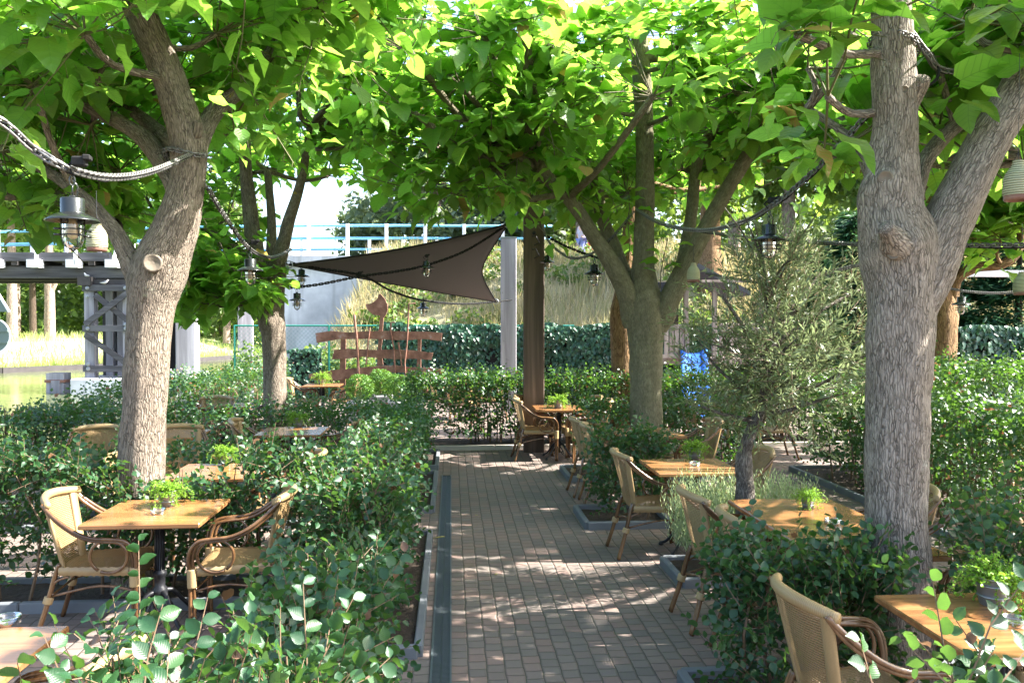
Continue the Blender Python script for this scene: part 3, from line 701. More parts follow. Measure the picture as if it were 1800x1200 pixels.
# first tree on the left
base = G(243, 1040, 0); D = 6.15
def PL(lst): return [P(*p) for p in lst]
limbs = [([Vector((base.x, base.y, -.1)), P(245,900,D), P(256,700,D), P(264,560,D), P(276,485,D), P(308,400,D), P(330,310,D), P(325,230,6.1), P(290,120,6.0), P(238,0,5.8), P(190,-120,5.6), P(150,-230,5.4)],
          [.175,.168,.155,.165,.20,.16,.125,.128,.115,.10,.08,.06]),
         (PL([(262,520,6.15),(228,455,6.15),(200,405,6.2),(150,350,6.3),(80,300,6.6),(0,262,7)]), [.12,.078,.06,.05,.04,.03]),
         (PL([(326,350,6.15),(270,262,6.35),(215,218,6.5),(110,165,6.7),(0,95,6.9),(-90,40,7)]), [.10,.075,.06,.055,.045,.035]),
         (PL([(325,300,6.15),(375,200,6.5),(430,150,6.8),(480,85,7),(520,10,7.2)]), [.10,.07,.058,.048,.035]),
         (PL([(322,270,6.2),(240,200,6.9),(150,140,7.2),(90,90,7.4)]), [.07,.05,.045,.03]),
         (PL([(200,400,6.25),(110,345,6.9),(0,342,7.2),(-120,330,7.3)]), [.07,.055,.05,.04]),
         (PL([(325,180,6.1),(345,235,6.05),(350,215,6.0)]), [.04,.035,.03])]
T1H = PL([(60,150,5.7),(150,60,5.2),(0,250,6.6),(90,290,6.9),(230,-60,5.6),(380,60,6.2),(480,90,7),(60,20,4.6),(160,220,6.7),(300,150,7.0),(-80,120,6),(430,-50,5.5),(560,20,6.6),(20,320,7.4),(130,350,7.3),(410,210,6.9),(210,300,7.3),(600,-60,6.2),(180,120,6.2)])
K1 = [(P(268,462,5.98), .10, .03), (P(320,375,6.05), .1, .03), (P(335,205,5.98), .05, .012)]
catalpa('grey barked catalpa with big fork and sunlit bands, behind the table at left', base, base, limbs, T1H, 'bark_beige', .195,
        scars=[(P(268,462,5.90), CAM-P(268,462,5.9)+Vector((0,0,.3)), .062)], zmin=2.75, prune=prune_all, near=True, knots=K1, top=8)
# second tree on the left
base = G(487, 812, 0)
limbs = [([Vector((base.x, base.y, -.1)), P(484,720,11.9), P(481,600,11.9), P(476,560,11.9), P(455,480,11.9), P(442,390,11.9), P(432,300,11.8), P(430,190,11.6)], [.19,.172,.165,.19,.14,.11,.09,.06]),
         (PL([(480,570,11.9),(488,480,11.9),(505,400,11.8),(530,315,11.7),(545,220,11.6)]), [.15,.12,.09,.065,.045]),
         (PL([(468,560,11.9),(435,520,11.7),(405,470,11.5),(380,440,11.4)]), [.08,.07,.05,.04]),
         (PL([(450,480,11.9),(400,425,11.8),(350,408,11.9),(300,400,12)]), [.09,.075,.055,.04]),
         (PL([(472,500,11.95),(478,400,12.1),(470,300,12.2)]), [.09,.07,.05])]
T2H = PL([(430,230,11.5),(540,215,12),(345,400,11.7),(380,470,11.4),(430,490,11.2),(300,350,12),(470,120,11.5),(600,150,11),(640,200,12),(380,300,12.5),(520,50,11),(250,330,12),(350,500,11.3),(620,90,10.5),(390,515,11.4),(355,535,11.3),(415,535,11.2),(330,500,11.6),(460,300,12.8),(560,240,12.4),(690,140,11.6),(400,380,12.2),(660,40,10.8)])
catalpa('dark catalpa second from the front on the left, low leaves around its fork', base, base, limbs, T2H, 'bark_beige', .215, zmin=2.0, prune=lambda x, y, w: prune_all(x, y, w) | (y > 570), nsh=14, shl=(.5,1.1))
# middle tree right of the path
base = G(1138, 843, 0); d3 = 10.6
limbs = [([Vector((base.x, base.y, -.1)), P(1137,760,d3), P(1136,680,d3), P(1136,600,d3), P(1134,545,d3), P(1130,470,d3), P(1134,350,10.7), P(1133,220,10.7), P(1126,110,10.6), P(1120,20,10.5)], [.225,.205,.202,.222,.25,.145,.125,.115,.12,.08]),
         (PL([(1118,570,d3),(1095,500,10.5),(1050,425,10.4),(1005,355,10.3),(968,318,10.3),(943,292,10.2)]), [.155,.125,.098,.082,.09,.11]),
         (PL([(1152,575,d3),(1185,510,10.5),(1225,430,10.4),(1280,330,10.3),(1325,255,10.2),(1350,205,10.2)]), [.16,.14,.112,.095,.09,.10]),
         (PL([(1115,530,10.7),(1085,450,10.9),(1055,370,11),(1047,290,11)]), [.12,.10,.085,.09]),
         (PL([(1200,470,10.6),(1215,380,10.9),(1225,290,11),(1250,235,11)]), [.1,.08,.075,.08]),
         (PL([(1325,250,10.2),(1370,225,10.2),(1420,270,10.3),(1450,290,10.4)]), [.07,.055,.045,.035]),
         (PL([(1130,100,10.6),(1090,75,10.6),(1070,40,10.6)]), [.09,.08,.07]), (PL([(1130,100,10.6),(1175,95,10.6),(1200,60,10.6)]), [.09,.07,.06])]
T3H = PL([(943,292,10.2),(870,300,9.8),(790,270,9.4),(1047,285,10.8),(1120,60,10.5),(1350,205,10.2),(1250,232,10.8),(900,180,9.5),(810,150,9),(1000,80,9.5),(1200,60,9.5),(1320,80,10),(1430,270,11),(730,200,8.8),(1200,300,11.2),(1060,180,10.2),(960,210,9.2),(1180,170,9.7),(1290,160,9.6),(850,60,8.6),(720,90,8.6),(1100,340,11.6),(1390,140,10),(1010,320,11.4),(760,330,9.8),(920,30,8.8)])
catalpa('wide catalpa with three spreading limbs in the middle, right of the path', base, base, limbs, T3H, 'bark_olive_green', .22, zmin=3.0,
        prune=lambda x, y, w: prune_all(x, y, w) | ((y > 395) & (x < 1085)) | (((x-1135)/75)**2 + ((y-190)/230)**2 < .35) & (w < 10.5),
        knots=[(P(1085,565,d3), .12, .05), (P(1185,560,d3), .12, .04)],
        sprouts=[(P(1160,510,10.4), (-.1,-.3,1), .8, .22), (P(1100,400,10.6), (.1,-.5,.6), .5, .24), (P(1175,395,10.4), (.3,-.4,.5), .5, .22), (P(1010,420,10.3), (-.6,-.2,.1), .5, .2)])
# near tree on the right
base = G(1582, 1240, 0); d4 = 4.35; base = Vector((P(1582,900,d4).x, P(1582,900,d4).y, 0))
limbs = [([Vector((base.x, base.y, -.1)), P(1580,1040,d4), P(1577,900,d4), P(1578,780,d4), P(1580,640,d4), P(1583,520,d4), P(1580,440,d4), P(1565,370,d4), P(1567,300,d4), P(1573,220,d4), P(1571,140,d4), P(1569,60,4.33), P(1560,-60,4.3), P(1545,-200,4.3)],
          [.185,.163,.156,.156,.162,.178,.195,.16,.134,.110,.110,.102,.095,.08]),
         (PL([(1592,580,d4),(1618,500,d4),(1650,425,d4),(1690,340,d4),(1740,245,d4),(1795,150,d4),(1850,40,d4),(1900,-70,d4)]), [.11,.14,.135,.118,.108,.100,.09,.08]),
         (PL([(1600,420,4.5),(1608,340,4.62),(1635,270,4.75),(1690,215,4.9),(1740,200,5.1)]), [.07,.05,.045,.04,.03]),
         (PL([(1592,455,4.3),(1575,428,4.17),(1562,410,4.08),(1556,400,4.04)]), [.07,.05,.042,.036]), (PL([(1600,180,4.35),(1618,150,4.28),(1622,138,4.25)]), [.05,.042,.036]),
         (PL([(1590,460,4.5),(1540,330,4.8),(1500,250,5.0),(1420,190,5.1)]), [.06,.04,.03,.02])]
T4H = PL([(1455,170,4.2),(1400,60,4.1),(1560,-110,4.3),(1700,40,4.4),(1770,120,4.9),(1650,230,5.1),(1480,260,4.9),(1840,30,4.3),(1500,60,4.9),(1640,80,4.7),(1430,-80,4.4),(1720,-60,4.5),(1790,250,5.3),(1420,120,5.0)])
def sc4(x, y, r, dd=.17): p = P(x, y, d4-dd); return (p, CAM-p, r)
catalpa('pale furrowed catalpa nearest on the right with a ringed knot and forked trunk', base, base, limbs, T4H, 'bark_grey', .215, zmin=2.75, prune=prune_all, near=True, nsh=12, shl=(.45,1.0), top=9, rtop=2.1,
        scars=[sc4(1556,312,.034,.15), sc4(1571,445,.03,.215), sc4(1590,158,.02,.115)],
        knots=[(P(1556,312,4.22), .09, .03), (P(1570,432,4.17), .12, .035), (P(1540,395,4.2), .09, .045), (P(1604,432,4.2), .07, .045), (P(1560,160,4.25), .06, .03), (P(1600,150,4.3), .05, .035), (P(1530,340,4.3), .09, .03)])
# far right tree, and the one behind the middle tree
base = G(1655, 802, 0)
limbs = [([Vector((base.x, base.y, -.1)), P(1656,720,12.4), P(1655,620,12.4), P(1655,545,12.4), P(1642,480,12.4), P(1640,400,12.4), P(1635,300,12.4), P(1630,200,12.4)], [.23,.20,.195,.21,.15,.12,.1,.08]),
         (PL([(1668,545,12.4),(1680,492,12.3),(1715,470,12.2),(1760,465,12.1),(1790,440,12.1),(1797,380,12.1)]), [.13,.09,.075,.07,.06,.05])]
T5H = PL([(1700,350,12),(1790,380,12),(1640,250,12.5),(1750,250,12),(1560,230,13),(1850,300,12),(1500,180,12),(1400,290,13),(1760,420,11.8),(1690,430,12.3),(1470,240,12),(1840,420,11.6),(1660,330,11.8),(1880,200,11),(1580,90,12),(1720,140,11.5)])
catalpa('tan trunked catalpa far right with one long crooked limb', base, base, limbs, T5H, 'bark_tan', .24, zmin=2.5, prune=lambda x, y, w: prune_all(x, y, w) | ((y > 490)), knots=[(P(1655,560,12.3), .15, .04)])
base = G(1097, 780, 0)
limbs = [([Vector((base.x, base.y, -.1)), P(1096,700,13.9), P(1094,620,13.9), P(1094,555,13.9), P(1100,490,13.9), P(1108,400,13.9), P(1115,300,13.9)], [.24,.20,.19,.21,.15,.12,.1])]
T6H = PL([(1115,280,13.9),(1030,230,14),(1170,250,14),(980,280,14),(1080,140,14),(1230,330,14.5),(1300,260,14),(1010,120,13.5)])
catalpa('tan catalpa trunk standing just behind the middle tree, sunlit on one edge', base, base, limbs, T6H, 'bark_tan', .24, zmin=3.5, prune=prune_all, top=6)
# tree added with trunk out of view, crown spread to shade the path
base = Vector((8.0, 6.2, 0))
limbs = [([base-Vector((0,0,.1)), base+Vector((0,0,1)), base+Vector((.05,0,2)), base+Vector((-.1,.1,3)), base+Vector((-.2,.1,4.2))], [.2,.18,.2,.14,.08]), ([base+Vector((0,0,2)), base+Vector((-.8,.2,2.9)), base+Vector((-1.8,.4,3.6))], [.14,.09,.06])]
H6 = [base+Vector(v) for v in [(-1.9,.4,3.7),(-2.4,1.4,3.9),(-1.2,-1.2,3.6),(-2.6,-.6,4.0),(-1,1.8,3.8),(-3.0,.6,4.3),(.6,-1.8,3.8),(1.5,0,3.8),(.5,1.5,4),(-1.8,-2.2,4.1),(-3.3,-1.4,4.4),(-3.2,2.2,4.3)]] + [Vector((x+random.uniform(-.3,.3), y+random.uniform(-.3,.3), random.uniform(3.9,4.9))) for x in (3.9,4.9,5.9,6.9) for y in (3.0,4.2,5.4,6.6,7.8,9.0,10.2)]
catalpa('added catalpa entering at the right edge, crown spread to shade the path', base, base, limbs, H6, 'bark_grey', .23, zmin=2.9, prune=lambda x, y, w: prune_all(x, y, w) | (y > 430), top=6, rtop=2.6, nsh=13)

# olive tree in its bed
base = Vector((P(1300,870,6.35).x, P(1300,870,6.35).y, 0)); t = thing('olive_tree', 'small silvery olive tree with gnarled trunk behind the long table', 'tree', base)
mb = MB()
C0 = limb(mb, [base-Vector((0,0,.05)), P(1306,930,6.35), P(1310,860,6.35), P(1308,800,6.3), P(1322,755,6.3), P(1340,715,6.3), P(1345,650,6.3), P(1350,580,6.3), P(1358,500,6.3)], [.085,.078,.072,.062,.052,.036,.028,.02,.012], 14, 6, .28)
ends = []
br = [[(1345,715),(1300,680),(1255,640),(1225,590)],[(1345,700),(1400,660),(1450,625),(1510,600)],[(1348,640),(1310,580),(1270,520)],[(1350,600),(1400,540),(1440,480)],[(1352,560),(1340,500),(1330,450)],[(1340,730),(1390,720),(1450,700),(1490,690)],[(1330,740),(1280,730),(1235,715)],[(1345,670),(1390,600),(1420,560)],[(1350,690),(1430,680),(1500,640),(1545,600)],[(1350,620),(1420,560),(1490,520),(1530,500)]]
allb = []
for i, b in enumerate(br):
    dz = random.uniform(-.45, .45); pts = [P(x, y, 6.3+dz*j/len(b)) for j, (x, y) in enumerate(b)]
    allb += limb(mb, pts, [.024,.016,.011,.006][:len(pts)], 6, 4)
for k in range(14):
    a = random.random()*2*PI; st = C0[random.randrange(len(C0)*6//10, len(C0))]
    en = st+Vector((math.cos(a)*.45, math.sin(a)*.45, random.uniform(.1,.6))); allb += limb(mb, [st, (st+en)/2+Vector((0,0,.05)), en], [.012,.008,.004], 5, 4)
obj('trunk', mb, M['bark_olive'], t, True, base)
pos = []; X = []; Z = []; S = []; tw = MB(); cc = P(1360,600,6.3)
for k in range(950):
    p = random.choice(allb) + Vector((random.gauss(0,.12), random.gauss(0,.12), random.gauss(0,.12)))
    out = (p-cc); d = (out.normalized()*.6+Vector((random.gauss(0,.5), random.gauss(0,.5), random.gauss(.55,.4)))).normalized(); L = random.uniform(.12,.34)
    if ((p.x-cc.x-.06)/.78)**2+((p.y-cc.y)/.68)**2+((p.z-cc.z)/.82)**2 > 1: continue
    e = p+d*L; tw.tube([p, e], [.0025,.001], 3, False); n = int(L/.021)
    for i in range(n):
        q = p+d*L*(i/n); sd = d.cross(Vector((random.gauss(0,1), random.gauss(0,1), random.gauss(0,1)))).normalized()
        ld = (d*.8+sd*.7).normalized(); pos.append(q); X.append(ld); Z.append(sd.cross(d)+Vector((0,0,.5))); S.append(random.uniform(.05,.09))
pos = np.array([tuple(p) for p in pos]); leaf_mesh('crown', THIN_T, THIN_F, pos, np.array([tuple(v) for v in X]), np.array([tuple(v) for v in Z]), np.array(S)*1.05, M['olive'], t, base)
obj('twigs', tw, M['twig'], t, False, base)
# pale lavender cotton round its foot
pos = []; X = []
for k in range(1000):
    x = random.uniform(1.8,2.85); y = random.uniform(6.18,6.66); h = random.uniform(.42,.74); lean = Vector((random.gauss(0,.12), random.gauss(0,.12), 1)).normalized()
    n = 16
    for i in range(n):
        p = Vector((x, y, .1))+lean*h*(.25+.75*i/n); a = i*2.4; pos.append(tuple(p)); X.append((math.cos(a)*.5, math.sin(a)*.5, 1.0))
pos = np.array(pos); o = leaf_mesh('lavender', THIN_T, THIN_F, pos, X, rdir(len(pos)), rng.uniform(.03,.055,len(pos)), M['lav']); tag(o, 'pale silvery lavender growing round the foot of the olive tree', 'plant')

# ---------------------------------------------------------------- hedges
def hedge(name, label, x0, x1, y0, y1, h, dens, ls, mat='beech', low=False, zvar=.10, rz=0.0, stem=.22, sprig=.10, zbot=.12, mesh=None, hf=None, cat='hedge'):
    c = Vector(((x0+x1)/2, (y0+y1)/2, 0)); t = thing(name, label, cat, c, rz, 'clipped beech hedges round the tables' if name == 'beech_hedge' else None)
    lx, ly = x1-x0, y1-y0; hx, hy = lx/2, ly/2
    st = MB(); n = max(2, int(lx*ly/stem/.28)) if min(lx, ly) > .7 else max(2, int(max(lx, ly)/stem))
    for i in range(n):
        px, py = random.uniform(-hx*.8, hx*.8), random.uniform(-hy*.8, hy*.8); 
        if min(lx, ly) <= .7:
            if lx > ly: px = -hx+lx*(i+.5)/n
            else: py = -hy+ly*(i+.5)/n
        q = Vector((px, py, 0)); e = q+Vector((random.gauss(0,.06), random.gauss(0,.06), h*.6)); f = e+Vector((random.gauss(0,.1), random.gauss(0,.1), h*.35))
        st.tube([q, (q+e)/2+Vector((random.gauss(0,.02), random.gauss(0,.02), 0)), e, f], [.013,.011,.008,.003], 5, False)
    area = lx*ly+2*(lx+ly)*h; N = int(area*dens)
    w = np.array([lx*ly*1.25, lx*h, lx*h, ly*h, ly*h]); w = w/w.sum()
    pos = []; X = []; Z = []; S = []; tw = st
    faces_n = [(0,0,1), (0,-1,0), (0,1,0), (-1,0,0), (1,0,0)]
    for k in rng.choice(5, N, p=w):
        nx, ny, nz = faces_n[k]; px = random.uniform(-hx, hx); py = random.uniform(-hy, hy); pz = zbot+(h-zbot)*(1-random.random()**1.25)
        if k == 0: pz = h
        if k == 1: py = -hy
        if k == 2: py = hy
        if k == 3: px = -hx
        if k == 4: px = hx
        wx, wy = c.x+px, c.y+py
        bu = mnoise.noise(Vector((wx*1.9, wy*1.9, pz*1.9)))*zvar + mnoise.noise(Vector((wx*5, wy*5, pz*5)))*zvar*.5
        hh = hf(wx, wy) if hf else 1.0
        dpt = .16; P0 = Vector((px-nx*dpt+nx*bu, py-ny*dpt+ny*bu, (pz-nz*dpt+nz*bu)*hh))
        d = Vector((nx*.7+random.gauss(0,.45), ny*.7+random.gauss(0,.45), nz*.5+.45+random.gauss(0,.35))).normalized()
        L = random.uniform(.12,.30)
        if k == 0 and random.random() < sprig: L = random.uniform(.28,.42); d = Vector((random.gauss(0,.25), random.gauss(0,.25), 1)).normalized()
        stepl = ls*.62; n = max(3, int(L/stepl)); side0 = d.cross(Vector((random.gauss(0,1), random.gauss(0,1), random.gauss(0,.3)))).normalized(); pl = side0.cross(d)
        cur = P0.copy(); dd = d; pts = [cur.copy()]
        for i in range(n):
            dd = (dd+Vector((random.gauss(0,.06), random.gauss(0,.06), random.gauss(.0,.06)))).normalized(); cur = cur+dd*(L/n); pts.append(cur.copy())
            s = ls*random.uniform(.65,1.2)*(1.0 if i < n-1 else .8); sg = 1 if i % 2 else -1
            ld = dd*.65+side0*sg*.8+Vector((random.gauss(0,.15), random.gauss(0,.15), random.gauss(-.1,.15)))
            pos.append(tuple(cur)); X.append(tuple(ld)); Z.append(tuple(pl*(1 if pl.z > 0 else -1)+Vector((random.gauss(0,.35), random.gauss(0,.35), .45)))); S.append(s)
        if not low: tw.tube([pts[0], pts[len(pts)//2], pts[-1]], [.0028,.0022,.0012], 3, False)
    ni = int(lx*ly*h*dens*2.2*(1 if not low else 1.3))
    for i in range(ni):
        pos.append((random.uniform(-hx*.85,hx*.85), random.uniform(-hy*.85,hy*.85), random.uniform(zbot+.05, h*.92))); X.append(tuple(random.gauss(0,1) for _ in range(3))); Z.append(tuple(random.gauss(0,1) for _ in range(3))); S.append(ls*1.25)
    obj('stems', st, M['twig'], t)
    T_, F_ = (LOW_T, LOW_F) if low else (BEECH_T, BEECH_F)
    leaf_mesh('foliage', T_, F_, np.array(pos), np.array(X), np.array(Z), np.array(S), M[mat], t, bend=rng.uniform(.4,1.6,len(pos)))
    return t
hedge('beech_hedge', 'beech hedge right in front of the camera at bottom left, large leaves and sprigs', -1.75, -.30, 1.95, 2.55, 1.13, 125, .052, sprig=.22, hf=lambda x, y: .56 if x < -.98 else (1.0 if x < -.55 else .84))
hedge('beech_hedge', 'beech hedge edging the drain, right of the nearest left table', -.86, -.34, 5.05, 7.75, .95, 185, .05, sprig=.12)
hedge('beech_hedge', 'beech hedge low between the foreground sprigs and the path kerb', -.84, -.34, 2.75, 4.35, .80, 170, .052, sprig=.2)
hedge('beech_hedge', 'beech hedge edging the drain, second stretch, beside the far end of the grating', -.98, -.36, 8.75, 10.9, .88, 110, .056, 'beech_far', True)
hedge('beech_hedge', 'beech hedge edging the path, last stretch before the end kerb', -.98, -.36, 11.3, 12.75, .74, 90, .06, 'beech_far', True)
hedge('beech_hedge', 'long beech hedge right behind the nearest left table, round the forked trunk', -5.4, -1.05, 6.0, 6.42, .98, 150, .052, sprig=.15, hf=lambda x, y: .74 if -2.4 < x < -1.55 else 1.0)
hedge('beech_hedge', 'beech hedge in front of the small table under the second left tree', -6.2, -1.1, 8.28, 8.68, .74, 105, .058, 'beech_far', True)
hedge('beech_hedge', 'beech hedge round the base of the second left tree', -5.6, -1.1, 11.05, 11.8, .80, 80, .062, 'beech_far', True)
hedge('beech_hedge', 'sunlit beech hedge across the end of the path behind the brown post', -.7, 8.6, 13.35, 14.1, 1.08, 175, .065, 'beech_far', True, sprig=.2)
hedge('beech_hedge', 'beech hedge across the left courtyard in front of the rusty sculpture', -4.3, -1.3, 13.35, 14.0, .72, 70, .065, 'beech_far', True)
hedge('beech_hedge', 'beech hedge left of the near right tree, beside the two chairs', 1.36, 2.25, 3.82, 4.28, .80, 190, .05, sprig=.32)
hedge('beech_hedge', 'thin beech hedge with browned leaves right of the near right tree', 2.55, 4.6, 3.85, 4.2, .95, 105, .052, sprig=.2)
hedge('beech_hedge', 'short block of beech hedge in the kerbed corner bed right of the path', 1.48, 2.1, 8.02, 8.62, .84, 130, .055)
hedge('beech_hedge', 'beech hedge around the foot of the middle tree', 1.7, 3.9, 10.4, 11.1, .95, 85, .06, 'beech_far', True)
hedge('beech_hedge', 'bright sunlit beech hedge behind the near right tree, along the side path', 4.75, 5.5, 6.5, 10.7, 1.18, 135, .06, 'beech_far', True, sprig=.2, zvar=.2)
hedge('beech_hedge', 'tall sunlit beech bush at the right edge beside the far chairs', 5.55, 6.7, 8.6, 10.9, 1.45, 110, .06, 'beech_far', True, sprig=.25, zvar=.25)
hedge('beech_hedge', 'beech sprigs in full sun at the bottom right corner', .90, 1.24, 1.62, 1.74, 1.20, 26, .042, sprig=.5, zbot=1.0, stem=.3)
hedge('boundary_hedge', 'long loose hedge along the canal edge at the left', -.45, .45, -5.8, 5.8, .95, 62, .068, 'beech_far', True, rz=R(-10), hf=lambda x, y: .84 if y < -1 else 1.03).location = (-5.15, 13.8, 0)

# ivy clad fence
def ivy(label, u0, u1, v, h, dens=230, ls=.10, d=.35, hs=.16):
    a, b = Q(u0, v, 0), Q(u1, v, 0); c = (a+b)/2; L = u1-u0; t = thing('ivy_hedge', label, 'hedge', c, QR)
    N = int(L*h*dens); px = rng.uniform(-L/2, L/2, N); pz = rng.random(N)**.9*h; top = h+np.array([hs*mnoise.noise(Vector((x*1.3+u0, 0, 0)))+.05*mnoise.noise(Vector((x*6, 3, 0))) for x in px]); pz = pz/h*top
    dep = np.array([.22*mnoise.noise(Vector((x*1.1, 5, z*1.3))) + .10*mnoise.noise(Vector((x*2.5, 5, z*2.5))) + .05*mnoise.noise(Vector((x*8, 9, z*8))) for x, z in zip(px, pz)])
    py = -d/2 - dep + rng.normal(0, .03, N); m = rng.random(N) < .15; py[m] = rng.uniform(-d/2, d/2, m.sum()); pz[m] = top[m]
    X = np.stack([rng.normal(0,.5,N), -.25+rng.normal(0,.2,N), -.8+rng.normal(0,.2,N)], 1); Zn = np.stack([rng.normal(0,.35,N), -np.ones(N), .65+rng.normal(0,.35,N)], 1)
    leaf_mesh('foliage', LOW_T, LOW_F, np.stack([px, py, pz], 1), X, Zn, rng.uniform(.7,1.3,N)*ls, M['ivy'], t)
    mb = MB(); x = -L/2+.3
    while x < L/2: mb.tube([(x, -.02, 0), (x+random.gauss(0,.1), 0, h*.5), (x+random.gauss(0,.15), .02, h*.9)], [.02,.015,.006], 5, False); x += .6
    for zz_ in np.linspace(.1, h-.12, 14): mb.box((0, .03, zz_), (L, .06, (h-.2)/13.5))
    obj('dark_core', mb, M['dark'], t); return t  # near-black stems and slats stand in for the shade inside the ivy
ivy('long dark ivy hedge behind the brown post, topping the fence', -3.4, 5.2, 21.2, 1.98, 620, .12)
ivy('dark bluish ivy hedge at the right behind the tan trunk', 9.9, 18, 18.5, 1.95, 420, .13)
ivy('broken ivy clump on the fence left of the rusty sculpture', -5.7, -4.9, 21.2, 1.35, 500, .10)
# ---------------------------------------------------------------- cane armchair (faces +x), table, pot, ashtray
def wrapped(mb, p, q, r, n=8):   # binding of flat cane round a pole
    p, q = Vector(p), Vector(q); L = (q-p).length; k = max(2, int(L/.008)); pts = []; rr = []
    for i in range(k+1): pts.append(p+(q-p)*(i/k)); rr.append(r+(.0012 if i % 2 else 0))
    mb.tube(pts, rr, n)
def make_chair():
    t = thing('cane_armchair', '', 'chair')
    # backrest: concave woven panel
    def bk_(a, b):
        w = .175+.075*b**.8; y = (a-.5)*2*w; x = -.205-.125*b + .085*((a-.5)*2)**2*(0.4+.6*b); z = .42+.43*b
        return (x, y, z)
    mb = MB(); mb.sheet(lambda a, b: bk_(.09+.82*a, b), 12, 14); o1 = obj('backrest', mb, M['weave'], t, True)
    mb = MB()
    for sgn in (0, 1):     # flat wrapped borders
        mb = MB()
        nu = 22; rows = []
        for i in range(nu+1):
            b = i/nu; c = Vector(bk_(.055 if sgn == 0 else .945, b)); rows.append(c)
        o = len(mb.v); k = 8
        for i, c in enumerate(rows):
            tang = (rows[min(i+1, nu)]-rows[max(i-1, 0)]).normalized(); yy = Vector((.45*(1 if sgn else 1), 1 if sgn else -1, 0)).normalized(); nn = tang.cross(yy).normalized()
            for j in range(k): a = 2*PI*j/k; mb.v.append(tuple(c+yy*.034*math.cos(a)+nn*.014*math.sin(a)))
        for i in range(nu):
            for j in range(k):
                mb.f.append((o+i*k+j, o+i*k+(j+1)%k, o+(i+1)*k+(j+1)%k, o+(i+1)*k+j)); mb.uv[len(mb.f)-1] = [(i/nu, 0), (i/nu, 1), ((i+1)/nu, 1), ((i+1)/nu, 0)]
        obj('side_border', mb, M['rolled'], o1, True)
    mb = MB(); nu = 26; k = 10; o = len(mb.v); pts = []
    for i in range(nu+1):
        a = -.03+1.06*i/nu; c = Vector(bk_(a, 1.0)); c.z += .012+.022*(1-((a-.5)*2)**2); pts.append(c)
    for i, c in enumerate(pts):
        tang = (pts[min(i+1, nu)]-pts[max(i-1, 0)]).normalized(); u = Vector((0,0,1)); w = tang.cross(u).normalized(); r = .021+.004*math.sin(PI*i/nu)
        for j in range(k): a = 2*PI*j/k; mb.v.append(tuple(c+u*r*1.15*math.cos(a)+w*r*math.sin(a)))
    for i in range(nu):
        for j in range(k):
            mb.f.append((o+i*k+j, o+i*k+(j+1)%k, o+(i+1)*k+(j+1)%k, o+(i+1)*k+j)); mb.uv[len(mb.f)-1] = [(i/nu, 0), (i/nu, 1), ((i+1)/nu, 1), ((i+1)/nu, 0)]
    mb.f.append(tuple(o+j for j in range(k))[::-1]); mb.f.append(tuple(o+nu*k+j for j in range(k)))
    obj('top_roll', mb, M['rolled'], o1, True)
    # seat
    def st_(a, b):
        x = -.215+.47*a; w = .195+.055*a; y = (b-.5)*2*w; z = .437-.018*math.sin(PI*b)*math.sin(PI*a)+.012*a
        if a > .9: z -= ((a-.9)/.1)**2*.022
        return (x, y, z)
    mb = MB(); mb.sheet(st_, 14, 12); o2 = obj('seat', mb, M['weave'], t, True)
    mb = MB()
    def ap(a, b): # skirt below the seat front
        y = (a-.5)*2*.245; return (.256+.006*math.sin(PI*a), y, .425-.085*b)
    mb.sheet(ap, 12, 5); obj('seat_skirt', mb, M['weave'], o2, True)
    for s in (-1, 1):
        mb = MB(); mb.sheet(lambda a, b: (-.2+.44*a, s*(.198+.055*a+.012*math.sin(PI*b)), .452-.055*b+.004*math.sin(a*60)), 24, 4)
        for k_ in range(len(mb.f)-96, len(mb.f)): mb.uv[k_] = [(u*1.0, v) for u, v in mb.uv[k_]]
        obj('seat_edge', mb, M['rolled'], o2, True)
    # arms running down into the front legs, double canes
    for s in (-1, 1):
        path = [(-.275, .255, .865), (-.20, .275, .79), (-.08, .292, .70), (.03, .30, .655), (.14, .30, .645), (.225, .295, .630), (.275, .288, .575), (.290, .278, .50), (.285, .268, .42), (.283, .262, .22), (.285, .262, .005)]
        mb = MB()
        for dx, dy in ((0, 0), (-.022, -.016)):
            pts = cr([Vector((x+(dx if i > 5 else 0), s*(y+dy), z+(dx if i <= 5 and i > 0 else 0)*.9)) for i, (x, y, z) in enumerate(path)], 4); mb.tube(pts, .0122, 8)
        o3 = obj('arm', mb, M['bamboo'], t, True)
        mb = MB(); c = Vector((.125, s*.275, .530)); pts = []
        for k_ in range(25):
            a = R(-118)+2*PI*k_/24*.98; pts.append(c+Vector((.112*math.cos(a), s*(.012*math.sin(a)), .108*math.sin(a))))
        mb.tube(pts, .0105, 7); obj('arm_loop', mb, M['bamboo'], o3, True)
        mb = MB()
        for dy in (0, -.021):
            mb.tube(cr([Vector((-.20, s*(.19+dy), .47)), Vector((-.225, s*(.195+dy), .40)), Vector((-.275, s*(.212+dy), .2)), Vector((-.335, s*(.232+dy), .005))], 4), .0135, 8)
        mb.tube(cr([Vector((-.14, s*.2, .39)), Vector((-.22, s*.2, .36)), Vector((-.262, s*.205, .27)), Vector((-.285, s*.212, .19))], 4), .008, 6)
        o4 = obj('rear_leg', mb, M['bamboo'], t, True)
        mb = MB(); wrapped(mb, (.272, s*.256, .33), (.274, s*.260, .45), .030); obj('binding', mb, M['wrap'], o3, True); mb = MB(); wrapped(mb, (-.258, s*.196, .265), (-.270, s*.2, .225), .03); obj('binding', mb, M['wrap'], o4, True)
    mb = MB(); 
    for s in (-1, 1): mb.tube(cr([Vector((.27, s*.245, .30)), Vector((.05, s*.22, .33)), Vector((-.24, s*.2, .27))], 4), .0085, 6)
    mb.tube(cr([Vector((-.25, -.2, .27)), Vector((-.2, 0, .31)), Vector((-.25, .2, .27))], 4), .0085, 6)
